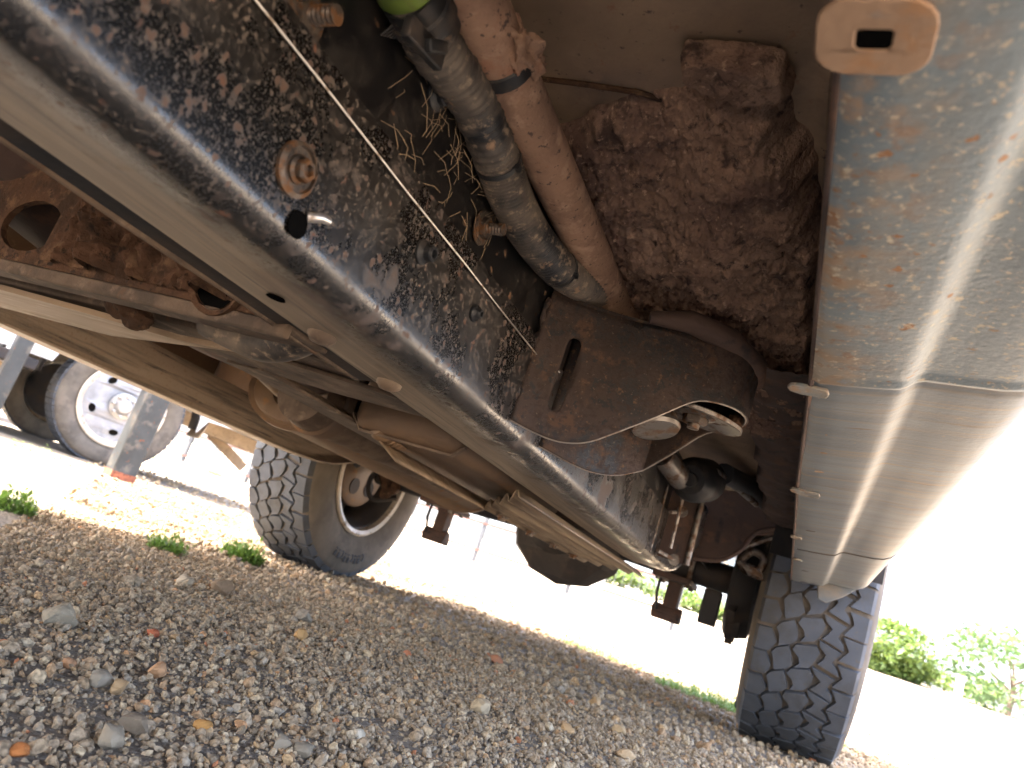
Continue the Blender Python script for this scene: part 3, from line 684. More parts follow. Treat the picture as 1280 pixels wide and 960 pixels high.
for px, py in ((1043, 520), (1038, 545), (1031, 567), (1024, 590)): slot(px, py, .0048, .0028, tab_m)
slot(1016, 617, .009, .003, black_m); slot(1013, 664, .007, .0025); slot(1006, 714, .007, .004); slot(1004, 728, .008, .004)

mb = MB(); mb.tube([(-.0355 + float(np.interp(y, [.2, .55, .9, 1.93], [.0080, .0068, .001, -.003])), y, .4012 + .0007 * math.sin(y * 41)) for y in np.linspace(-.8, 1.93, 90)], .0022, 8); T('pinch_weld', mb, darkrust_m, rocker)
mb = MB(); mb.box((-.0345 + .002, .0, .508), (.003, 3.8, .15)); T('inner_sill_wall', mb, dark_m, rocker)  # unseen wall, added to stop light leaking down from the cab
# ---- left sill
mb = MB()
LX = -1.60
lp = [(LX, .62), (LX, .375), (LX - .012, .368), (LX - .055, .392), (LX - .12, .45), (LX - .15, .53), (LX - .155, .64)]
for y in (-1.4, 0, .9, 1.60): mb.v += [(x, y, z) for x, z in lp]
n = len(lp); mb.f = [(j * n + i, j * n + i + 1, (j + 1) * n + i + 1, (j + 1) * n + i) for j in range(3) for i in range(n - 1)]; mb.mi = [0] * len(mb.f)
lrk = T('rocker_panel', mb, sill_m, smooth=35, solid=.002)
mb = MB(); mb.tube([(LX + .001, -1.4, .418), (LX + .001, 1.6, .424)], .0022, 6); T('sill_seam', mb, dark_m, lrk)
mb = MB(); mb.tube([(LX + .001, -1.4, .369), (LX + .001, 1.60, .369)], .004, 8); T('pinch_weld', mb, tan_m, lrk)
mb = MB(); mb.box((LX + .02, .1, .425), (.03, 2.9, .006)); T('inner_flange', mb, floor_m, lrk)
# wheel housing behind the left sill
mb = MB(); mb.grid(lambda u, v: Vector((-1.75 + u * .55, 1.62 + .16 * v + .10 * v * v, .385 + .06 * u + .22 * v * v + .03 * math.sin(3 * u))), 14, 14); T('inner_fender', mb, tank_m, smooth=60, solid=.003)
mb = MB(); mb.grid(lambda u, v: Vector((-1.75 + u * .5, 1.615, .38 + v * .2)), 4, 4); T('sill_end_plate', mb, tank_m, lrk, solid=.003)

# ---- bed and cab shell (mostly outside the picture)
mb = MB(); mb.box((OX, 2.55, .80), (1.9, 1.72, .02)); T('bed_floor', mb, dark_m)
for sx in (0, 1):
    x = .165 if sx == 0 else -1.785
    a0 = math.asin((.65 - .43) / .49); arch = [(2.45 + .49 * math.cos(t), .43 + .49 * math.sin(t)) for t in np.linspace(PI - a0, a0, 17)]
    poly = [(-1.1, .62), (1.80, .62)] + arch + [(3.32, .68), (3.32, 1.22), (1.62, 1.22), (1.45, 1.72), (.3, 1.75), (-.4, 1.22), (-1.1, 1.20)]
    mb = MB(); mb.prism(poly, lambda a, b: Vector((x, a, b)), lambda a, b: Vector((x + .012, a, b))); T('body_side', mb, bodyp_m)
mb = MB(); mb.box((OX, 3.325, .90), (1.93, .03, .64)); T('tailgate', mb, bodyp_m)
mb = MB(); mb.box((OX, 3.30, .68), (1.7, .13, .14)); T('rear_bumper', mb, dark_m, bevel=.01)
mb = MB(); mb.box((OX, .95, 1.735), (1.9, 1.25, .02)); T('cab_roof', mb, bodyp_m)
mb = MB(); mb.box((OX, -.75, 1.2), (1.93, .7, .02)); T('bonnet', mb, bodyp_m)
mb = MB(); mb.box((OX, 1.62, 1.15), (1.9, .02, 1.1)); T('cab_back', mb, bodyp_m)
mb = MB(); mb.grid(lambda u, v: Vector((-.10 + .25 * u, 2.45 + .50 * math.cos(PI * v), .45 + .48 * math.sin(PI * v))), 4, 20); T('wheel_arch_liner', mb, dark_m, solid=.003)
mb = MB(); mb.grid(lambda u, v: Vector((-1.77 + .25 * u, 2.45 + .50 * math.cos(PI * v), .45 + .48 * math.sin(PI * v))), 4, 20); T('wheel_arch_liner', mb, dark_m, solid=.003)

# ---- wheels
def tyre_profile(R, wd, rim):
    h = wd / 2; return [(rim, -h * .80), (rim + .012, -h * .92), (rim + (R - rim) * .30, -h * 1.02), (rim + (R - rim) * .55, -h * 1.04), (rim + (R - rim) * .80, -h * .98), (R - .019, -h * .90), (R - .0125, -h * .80),
                        (R - .0125, 0), (R - .0125, h * .80), (R - .019, h * .90), (rim + (R - rim) * .80, h * .98), (rim + (R - rim) * .55, h * 1.04), (rim + (R - rim) * .30, h * 1.02), (rim + .012, h * .92), (rim, h * .80)]
def tread(R, wd, nb, gap=.0085):
    mb = MB(); P = 2 * PI / nb; h = wd / 2 * .90
    edges = [-1, -.62, -.22, .22, .62, 1]; amp = [0, .085, .10, .10, .085, 0]
    def eb(k, ph): # zigzag boundary
        f = (ph / P + (.5 if k % 2 else 0)) % 1
        tri_ = 4 * abs(f - .5) - 1
        return (edges[k] + amp[k] * tri_) * h
    g = gap / 2
    for row in range(5):
        shoulder = row in (0, 4); cnt = nb
        for b in range(cnt):
            jit = .10 * P * math.sin(b * 2.4 + row)
            p0 = b * P + (row * .37 % 1) * P + jit * .3; p1 = p0 + P
            sk = (.22 if not shoulder else .06) * P * (1 if row < 2 else -1 if row > 2 else .8)
            gp = g / R
            L_ = [(eb(row, p), p) for p in np.linspace(p0 + gp, p1 - gp, 5)]
            R2 = [(eb(row + 1, p + sk), p + sk) for p in np.linspace(p1 - gp, p0 + gp, 5)]
            ring = [(u + g, p) for u, p in L_] + [(u - g, p) for u, p in R2]
            if not shoulder:       # notch in the middle of each block side
                ring[2] = (ring[2][0] + .006, ring[2][1]); ring[7] = (ring[7][0] - .006, ring[7][1])
            def pt(u, p, r):
                dr = .012 * max(0, abs(u) / h - .72) ** 2 * 6; return Vector((u, (r - dr) * math.sin(p), (r - dr) * math.cos(p)))
            top = [pt(u * (1 - .01), p, R) for u, p in ring]; bot = [pt(u, p, R - .016) for u, p in ring]
            if shoulder:           # the lug runs over onto the sidewall
                s = -1 if row == 0 else 1
                idx = range(0, 5) if row == 0 else range(5, 10)
                for i in idx: bot[i] = Vector((s * h * 1.10, (R - .045) * math.sin(ring[i][1]), (R - .045) * math.cos(ring[i][1])))
            nn = len(ring); mb.add(top + bot, [tuple(range(nn))] + [(i, (i + 1) % nn, nn + (i + 1) % nn, nn + i) for i in range(nn)])
    return mb
TYRE_R, TYRE_W, RIM = .400, .272, .222
def wheel(cx, cy, cz, side, spin):
    """side +1: outer face looks to +X"""
    C = Vector((cx, cy, cz)); par = truck
    mb = MB(); mb.lathe(tyre_profile(TYRE_R, TYRE_W, RIM), C, (1, 0, 0), 72, close=False); 
    wh = T('wheel', mb, side_m, smooth=50); wh['label'] = 'rear tyre and steel wheel'
    t = tread(TYRE_R, TYRE_W, 38); mb = MB(); rot = Matrix.Rotation(spin, 3, 'X')
    mb.add([rot @ Vector(v) + C for v in t.v], t.f); T('tread', mb, rubber_m, wh, smooth=30)
    h = TYRE_W / 2
    mb = MB(); q_ = -side * h; mb.lathe([(RIM + .015, q_ * .84), (RIM + .017, q_ * .97), (RIM + .009, q_ * 1.01), (RIM - .004, q_ * .97), (RIM - .008, q_ * .80)], C, (1, 0, 0), 56)
    T('rim_lip', mb, riml_m, wh)
    mb = MB(); mb.lathe([(RIM - .003, -h * .82), (RIM - .012, -h * .6), (RIM - .018, -h * .2), (RIM - .03, 0), (RIM - .03, h * .4), (RIM - .012, h * .75), (RIM - .005, h * .84)], C, (1, 0, 0), 56)
    T('rim', mb, rim_m, wh, solid=.003)
    s = side; mb = MB(); k = h * .25 * s
    mb.lathe([(RIM - .012, k), (.17, k + .02 * s), (.12, k + .03 * s), (.0, k + .03 * s)], C, (1, 0, 0), 48); T('wheel_disc', mb, rim_m, wh)
    # raised, unreadable sidewall lettering on the inner side
    mb = MB()
    for i in range(9):
        a = PI + math.radians(-16 + i * 4.2) ; r = .318
        for (dr, dl, da) in ((.010, .004, -.012), (.010, .004, .010), (-.008, .012, 0)) if i % 3 else ((.0, .004, -.012), (.011, .010, 0), (-.011, .010, 0)):
            p = C + Vector((-side * h * 1.045, (r + dr) * math.sin(a + da), (r + dr) * math.cos(a + da)))
            mb.box(p, (.003, dl, .02 if dl < .006 else .005), Matrix.Rotation(-a, 3, 'X'))
    T('sidewall_lettering', mb, rubber_m, wh)
    return wh
CZ = .395
wheel(.030, OY, CZ, 1, .35); wheel(-1.64, OY, CZ, -1, .1)
# brakes, axle, differential
mb = MB()
mb.tube([(-1.50, OY, .40), (-1.1, OY, .40), (-.90, OY, .405), (-.55, OY, .405), (-.4, OY, .40), (-.13, OY, .40)], .043, 20)
axle = T('rear_axle', mb, dark_m)
def ball(c, rx, ry, rz, n=24, nzf=0, cut=None):
    c = Vector(c); m2 = MB()
    def f(u, v):
        d = Vector((math.cos(2 * PI * u) * math.sin(PI * v), math.sin(2 * PI * u) * math.sin(PI * v), math.cos(PI * v)))
        k = 1 + nzf * nz(d + c, 2, 3); return c + Vector((d.x * rx, d.y * ry, d.z * rz)) * k
    m2.grid(f, n, n // 2 + 2); return m2
T('differential', ball((-.735, OY + .01, .395), .205, .15, .172, 11), diff_m, axle, smooth=20, bevel=.008)
mb = MB(); mb.lathe([(.135, -.05), (.146, -.045), (.146, -.03), (.135, -.025)], (-.735, OY, .395), (0, 1, 0), 26)
for k in range(10):
    a = 2 * PI * k / 10; mb.lathe([(.011, -.062), (.011, -.045)], (-.735 + .139 * math.cos(a), OY, .395 + .139 * math.sin(a)), (0, 1, 0), 6)
    mb.lathe([(0, -.062), (.011, -.062)], (-.735 + .139 * math.cos(a), OY, .395 + .139 * math.sin(a)), (0, 1, 0), 6)
T('differential_flange', mb, diff_m, axle)
mb = MB(); mb.lathe([(.11, -.1), (.075, -.19), (.06, -.27), (.07, -.29), (.07, -.31), (0, -.31)], (-.75, OY, .41), (0, 1, 0), 22); T('pinion_housing', mb, diff_m, axle)
mb = MB(); mb.lathe([(0, 0), (.05, 0), (.056, .03), (.056, 1.05), (.048, 1.12), (0, 1.12)], (-.79, .98, .368), Vector((.04, 1.12, .035)), 28); ds = T('drive_shaft', mb, shield_m)
mb = MB(); mb.lathe([(.0565, 0), (.062, .004), (.062, .03), (.0565, .034)], (-.79, 1.02, .369), Vector((.04, 1.12, .035)), 28); T('shaft_collar', mb, tank_m, ds)
for x, sx in ((-.37, 1), (-1.20, -1)):
    y0 = OY
    mb = MB(); mb.box((x, y0, .352), (.115, .20, .018)); mb.box((x + .004, y0 + .01, .292), (.042, .05, .118)); mb.box((x + .002, y0, .235), (.085, .055, .02)); mb.lathe([(0, -.045), (.022, -.045), (.022, .045), (0, .045)], (x, y0, .25), (1, 0, 0), 14)
    sm = T('shock_mount', mb, darkrust_m, axle, bevel=.003)
    mb = MB()
    for dx in (-.045, .045):
        mb = MB(); mb.tube([(x + dx, y0 - .05, .335), (x + dx, y0 - .05, .47), (x + dx, y0 + .05, .47), (x + dx, y0 + .05, .335)], .008, 8); T('u_bolt', mb, steel_m, sm)
    mb = MB(); mb.tube([(x - .042, y0 - .02, .40), (x - .040, y0 - .03, .30), (x - .03, y0 - .02, .25)], .005, 8); T('brake_hose', mb, black_m, sm)
    for i in range(4):
        L0 = .85 - i * .19
        mb = MB(); mb.grid(lambda u, v, i=i, L0=L0: Vector((x - .035 + .07 * u, y0 + (v - .5) * 2 * L0, .455 - .0 - i * .012 + .12 * ((v - .5) * 2 * L0 / .85) ** 2)), 2, 24); T('leaf_spring', mb, darkrust_m, axle, solid=.009)
# hanger of the right spring and what hangs around it
hc = W(842, 655, Y=1.52); mb = MB(); X0, X1 = -.305, -.205
pA, pB, pC, pD = W(833, 610, Y=1.52), W(877, 622, Y=1.52), W(856, 706, Y=1.52), W(810, 690, Y=1.52)
mb.add([pA, pB, pC, pD] + [p + Vector((0, .006, 0)) for p in (pA, pB, pC, pD)], [(0, 1, 2, 3), (7, 6, 5, 4), (0, 4, 5, 1), (1, 5, 6, 2), (2, 6, 7, 3), (3, 7, 4, 0)])
hang = T('spring_hanger', mb, darkrust_m, bevel=.002)
mb = MB(); mb.tube([pB + Vector((.003, -.002, 0)), pC + Vector((.003, -.002, 0))], .006, 10); T('hanger_edge', mb, steel_m, hang)
for (a, b) in (((838, 640), (853, 640)), ((822, 688), (843, 700))):
    p, q = W(a[0], a[1] , Y=1.44), W(b[0], b[1], Y=1.515); mb = MB(); mb.tube([p, q], .0038, 8); mb.lathe([(.011, 0), (.011, .006), (0, .006)], q, (0, -1, 0), 12); T('hanger_bolt', mb, steel_m, hang)
mb = MB(); mb.tube([W(835, 606, Y=1.44), W(812, 690, Y=1.44)], .0028, 8); mb.tube([W(858, 604, Y=1.42), W(838, 685, Y=1.44)], .0032, 8); mb.tube([W(800, 600, Y=1.38), W(826, 632, Y=1.46)], .0026, 8); T('steel_rod', mb, steel_m, hang)
mb = MB(); c = W(873, 600, Y=1.42); mb.lathe([(0, .062), (.012, .062), (.014, .055), (.026, .055), (.037, .045), (.042, .03), (.042, -.04), (.03, -.06), (0, -.06)], c, (-.10, -1, -.25), 28); bush = T('spring_eye_bushing', mb, black_m)
mb = MB(); c2 = W(845, 590, Y=1.36); mb.lathe([(0, -.05), (.02, -.05), (.022, .02), (.016, .05), (0, .05)], c2, (.5, 1, -.3), 20); T('bushing_sleeve', mb, steel_m, bush)
mb = MB(); mb.tube([W(895, 590, Y=1.4), W(920, 608, Y=1.55), W(945, 630, Y=1.75)], .007, 10); T('brake_cable', mb, steel_m)
mb = MB(); mb.tube([W(905, 592, Y=1.45), W(940, 610, Y=1.7), W(985, 650, Y=2.0), W(995, 690, Y=2.1)], [.02, .022, .022, .02], 12); T('vent_hose', mb, black_m)
mb = MB(); pts = [(868, 636), (905, 612), (950, 618), (985, 650), (975, 668), (945, 668), (920, 690), (895, 700), (866, 700)]
mb.prism(pts, lambda a, b: W(a, b, Y=2.05), lambda a, b: W(a, b, Y=2.05) + Vector((0, .02, 0))); sp_ = T('splash_plate', mb, darkrust_m, bevel=.003)
mb = MB(); mb.tube(spline([W(866, 698, Y=2.03), W(900, 700, Y=2.03), W(925, 688, Y=2.03), W(945, 666, Y=2.03), W(975, 660, Y=2.03)], 5), .006, 8); T('rolled_lip', mb, darkrust_m, sp_)
mb = MB(); q0 = W(922, 705, Y=2.1); mb.tube(spline([q0, W(940, 690, Y=2.1), W(955, 700, Y=2.1), W(945, 720, Y=2.1)], 6), .010, 10); mb.tube([W(912, 690, Y=2.1), W(965, 672, Y=2.1)], .008, 8)
for k in range(4): mb.lathe([(.02, 0), (.026, .006), (.02, .012)], W(928 + k * 5, 712 + k * 2, Y=2.08), (.5, .2, .8), 14)
T('brake_fitting', mb, steel_m)
mb = MB(); mb.lathe([(0, 0), (.15, 0), (.165, .01), (.165, .02), (.15, .07), (0, .07)], (-.20, OY, .40), (1, 0, 0), 36); br = T('brake_backing_plate', mb, dark_m)
for k in range(5):
    mb = MB(); a = -2.5 + k * .45; p = Vector((-.175, OY - .02 + .165 * math.cos(a), .40 + .165 * math.sin(a))); mb.box(p, (.02, .03, .035), Matrix.Rotation(a, 3, 'X')); T('brake_bracket', mb, dark_m, br)
mb = MB()
mb.box((-.24, OY - .10, .30), (.05, .04, .10)); T('brake_cylinder', mb, dark_m, br, bevel=.004); mb = MB(); mb.box((-.165, OY - .09, .275), (.035, .03, .07))
T('brake_bracket', mb, dark_m, br, bevel=.002)
mb = MB(); mb.lathe([(0, 0), (.13, 0), (.145, -.012), (.145, -.025), (.10, -.04), (.06, -.05), (0, -.05)], (-1.56, OY, .395), (1, 0, 0), 36); bl = T('brake_backing_plate', mb, muffler_m)
for k in range(5):
    mb = MB(); a = 2 * PI * k / 5 + .4; mb.lathe([(.03, .001), (.03, .004), (0, .004)], Vector((-1.56, OY + .085 * math.cos(a), .395 + .085 * math.sin(a))), (1, 0, 0), 14); T('backing_opening_shade', mb, dark_m, bl)  # raised dark discs paint the shade of openings
lump('mud_clump', (-1.47, OY - .02, .46), .06, redmud_m, bl, (.9, 1.2, .9), 40, 34, .7)
lump('mud_clump', (-1.42, OY - .03, .37), .045, redmud_m, bl, (.8, 1.2, 1), 43, 30, .8)
mb = MB(); mb.tube(spline([Vector((-1.40, OY, .33)), Vector((-1.47, OY - .05, .30)), Vector((-1.49, OY - .06, .38)), Vector((-1.40, OY - .04, .44))], 6), .010, 8); T('brake_hose', mb, dark_m, bl)

# ---- gearbox crossmember with caked mud
def face(u, v): return Vector((-1.15 + u * .79, .425, .318 + v * .13))
ov = [(-.865 + .062 * math.cos(t), .382 + .030 * math.sin(t)) for t in np.linspace(0, 2 * PI, 21)[:-1]]
hq = W(42, 284, Y=.43)
ov = [(hq.x + .040 * math.cos(t), hq.z + .026 * math.sin(t)) for t in np.linspace(0, 2 * PI, 21)[:-1]]
outer = [(-1.2, .320), (-.37, .320), (-.37, .455), (-1.2, .455)]
tri = geometry.tessellate_polygon([[Vector((*p, 0)) for p in outer], [Vector((*p, 0)) for p in reversed(ov)]])
pts = outer + list(reversed(ov)); mb = MB(); mb.add([(a, .43, b) for a, b in pts], [tuple(t) for t in tri])
cm = T('gearbox_crossmember', mb, redmud_m, solid=.006, smooth=0)
mb = MB(); mb.box((-.79, .455, .3185), (.82, .052, .006)); mb.box((-.79, .4305, .314), (.82, .007, .012)); T('lower_flange', mb, beam_m, cm, bevel=.002)
mb = MB(); mb.grid(lambda u, v: Vector((hq.x + .036 + u * (-.37 - hq.x - .036), .424 - (.036 * max(0, .25 + nz((u * 4, v, 3), 2.4, 5)) + .006 * nz((u * 4, v * .7, 8), 11, 4)) * min(1, 6 * min(u, 1 - u, v + .15, 1.1 - v)), .325 + .125 * v)), 120, 60); T('caked_mud', mb, redmud_m, cm, smooth=80)
mb = MB(); mb.lathe([(.024, -.001), (.028, -.003), (.030, .006), (.024, .006), (.023, -.001)], W(272, 350, Y=.42), (0, 1, .3), 26); T('hole_ring', mb, redmud_m, cm)
mb = MB(); mb.lathe([(0, 0), (.025, 0)], W(273, 349, Y=.421), (0, 1, .3), 22); T('drain_opening_shade', mb, hole_shade_m, cm)  # black disc paints the shade inside the ring
mb = MB(); a = W(380, 408, Z=.325); mb.sweep([(0, 0), (.0, .008), (-.012, .02), (-.05, .03), (-.05, .02), (-.014, .012)], [lambda p, q, x=x, y=y: Vector((x, y + p, .322 + q)) for x, y in ((-.48, .49), (-.44, .52), (-.38, .53))]); T('gearbox_mount', mb, black_m, cm, smooth=50)
mb = MB(); mb.tube(spline([Vector((-.52, .49, .325)), Vector((-.46, .50, .318)), Vector((-.41, .485, .33)), Vector((-.37, .45, .345))], 6), [.012] * 18 + [.018], 12) if False else mb.tube(spline([Vector((-.52, .49, .325)), Vector((-.46, .50, .318)), Vector((-.41, .485, .33)), Vector((-.37, .45, .345))], 6), .017, 14); T('rubber_mount', mb, hose_m, cm)
# brown rail behind the crossmember and the pale plate under the gearbox
mb = MB(); mb.bar((-1.2, .515, .322), (-.36, .60, .345), .050, .022); rr = T('skid_rail', mb, beam_m, bevel=.003)
lump('mud_lump', W(165, 390, Y=.52), .018, redmud_m, rr, (1.6, .8, .8), 60)
q = [W(-60, 352, Z=.312), W(0, 362, Z=.312), W(120, 395, Z=.312), W(222, 425, Z=.312), W(300, 441, Z=.312), W(250, 434, Z=.312), W(140, 420, Z=.312), W(0, 384, Z=.312), W(-60, 365, Z=.312)]
mb = MB(); mb.prism([(p.x, p.y) for p in q], lambda a, b: Vector((a, b, .312)), lambda a, b: Vector((a, b, .318))); T('gearbox_skid_plate', mb, tan_m)
q = [(235, 430), (330, 445), (520, 505), (560, 530), (420, 492), (300, 455)]
mb = MB(); qq = [W(a, b, Z=.325) for a, b in q]; mb.prism([(p.x, p.y) for p in qq], lambda a, b: Vector((a, b, .325)), lambda a, b: Vector((a, b, .329))); T('heat_shield', mb, beam_m, bevel=.001)
# gearbox body above
mb = ball((-.80, .75, .47), .17, .42, .12, 30, .08); T('gearbox', mb, darkrust_m)
# muffler with a seamed end and its pipes
mo = Vector((-1.06, 1.30, .415))
def oval(a, k=1, ax=.125, az=.078): return Vector((ax * k * math.cos(a), 0, az * k * math.sin(a)))
mb = MB(); n = 36; prof = [(.5, -.014), (.86, -.010), (.93, -.002), (1.05, -.004), (1.07, .004), (1.05, .012), (1.0, .014), (1.0, .9), (1.06, .905), (1.05, .918), (.9, .92), (.4, .94)]
vs = [mo + oval(2 * PI * k / n, s) + Vector((0, y, 0)) for s, y in prof for k in range(n)]
mb.add(vs, [(i * n + k, i * n + (k + 1) % n, (i + 1) * n + (k + 1) % n, (i + 1) * n + k) for i in range(len(prof) - 1) for k in range(n)] + [tuple(range(n))])
muf = T('muffler', mb, muffler_m, smooth=45)
mb = MB(); mb.lathe([(.036, 0), (.034, -.02), (.033, -.06)], mo + Vector((.03, -.01, -.012)), (0, 1, .0), 22); mb.tube([mo + Vector((.03, -.03, -.012)), mo + Vector((.05, -.3, .03)), mo + Vector((.1, -.8, .04))], .03, 18); T('exhaust_pipe', mb, muffler_m, muf)
mb = MB(); mb.lathe([(0, -.018), (.006, -.018), (.006, 0)], mo + Vector((.035, -.012, -.058)), (0, 1, 0), 10); T('muffler_stud', mb, bright_m, muf)
# fuel tank box, its strap and ribbed shield along the frame
def rbox(c, size, r, m, name, parent=truck):
    b = bmesh.new(); bmesh.ops.create_cube(b, size=1); 
    for v in b.verts: v.co = Vector((v.co.x * size[0], v.co.y * size[1], v.co.z * size[2])) + Vector(c)
    bmesh.ops.bevel(b, geom=b.edges[:], offset=r, segments=4, affect='EDGES', profile=.5)
    b.verts.ensure_lookup_table(); mb = MB(); mb.add([v.co.copy() for v in b.verts], [tuple(v.index for v in f.verts) for f in b.faces]); b.free()
    return T(name, mb, m, parent, smooth=50)
tank = rbox((-.50, 1.06, .39), (.17, .46, .15), .022, tank_m, 'fuel_tank')
mb = MB(); mb.sweep([(-.004, 0), (.004, 0), (.004, .003), (-.004, .003)], [lambda a, b, x=x, z=z: Vector((x, .845 + a, z - b)) for x, z in ((-.588, .45), (-.588, .335), (-.57, .316), (-.43, .316), (-.415, .33), (-.415, .42))]); T('tank_seam', mb, shield_m, tank)
rbox((-.455, 1.42, .385), (.16, .30, .10), .015, redmud_m, 'tank_bracket', tank)
fa, fb = W(470, 534, Y=.84), W(506, 554, Y=.90); fl_ = (fb - fa).length
mb = MB(); mb.lathe([(0, 0), (.009, .001), (.0145, .007), (.0155, .016), (.013, .022), (.009, .024), (.014, .027), (.014, .031), (.009, .033), (.014, .036), (.014, .040), (.009, .042), (.014, .045), (.014, .049), (.009, .051), (.010, fl_)], fa, fb - fa, 22); T('tank_fitting', mb, muffler_m, tank)
# ribbed skid plate
mb = MB()
for k in range(4):
    p = Vector((-.49, 1.22 + k * .16, .2885)); mb_ = MB(); mb_.lathe([(.012, .002), (.012, -.001), (.008, -.0015), (.008, -.007), (0, -.0075)], p, (0, 0, 1), 6); T('skid_bolt', mb_, bolt_m)
def rib(u, v):
    x = -.355 - .150 * u; y = (.92 + .25 * u) + v * (1.86 - .92 - .25 * u); w5 = (u * 4) % 1
    z = .297 - .008 * u + .013 * (abs(math.sin(u * 4 * PI)) ** 1.5) - .0
    return Vector((x, y, z))
mb.grid(rib, 65, 12); rib_m = mat('ribbed_plate_dusty', (.27, .20, .13), .6, 0, [((.12, .085, .058), 22, .45, .62, .8, 'streak'), ((.36, .28, .19), 60, .56, .7, .7, 'streak')], [(200, .3, .001)], stretch=(3, .12, 3))
rp = T('ribbed_skid_plate', mb, rib_m, smooth=35, solid=.003)
mb = MB(); mb.grid(lambda u, v: Vector((-.505 - .035 * u, .85 + v * 1.0, .289 + .02 * u)), 4, 12); T('skid_plate_lip', mb, tan_m, rp, solid=.003)
mb = MB(); mb.bar((-.62, .66, .325), (-.56, 1.82, .318), .055, .004); mb.bar((-.648, .66, .333), (-.588, 1.82, .326), .004, .02); T('shield_flange', mb, beam_m)

# ================================================================== BACKGROUND
# carport posts beside the truck
carport = thing('carport', 'dark square steel carport posts standing beside the parked trucks', 'carport', (-3.5, 3.0, 0))
def post(px, py, Y, w_, rz=0):
    p = W(px, py, Y=Y); z0 = gz(p.x, p.y) - .02; mb = MB(); rot = Matrix.Rotation(rz, 3, 'Z')
    mb.box((p.x, p.y, z0 + 1.3), (w_, w_, 2.6), rot); o = link('post', mb, post_m, carport, bevel=.006)
    mb = MB(); mb.box((p.x, p.y, z0 + .03), (w_ + .004, w_ + .004, .05), rot); link('rusty_foot', mb, postrust_m, o)
    return p
pA = post(150, 592, 3.05, .125, -.40)
pB = post(-30, 545, 2.85, .085, -.40)
mb = MB(); mb.box((-3.5, 2.0, 2.66), (.1, 9, .12)); link('beam', mb, post_m, carport)
for x in (-3.02, -3.75, -4.3, -5.3): mb = MB(); mb.box((x, 2.0, 2.72), (.22, 9, .05)); link('purlin', mb, post_m, carport)  # out of view; placed and widened to cast shade bands on the gravel
for y in (-2.4, 2.0, 6.4): mb = MB(); mb.box((-4.6, y, 2.6), (2.8, .08, .08)); link('rafter', mb, post_m, carport)

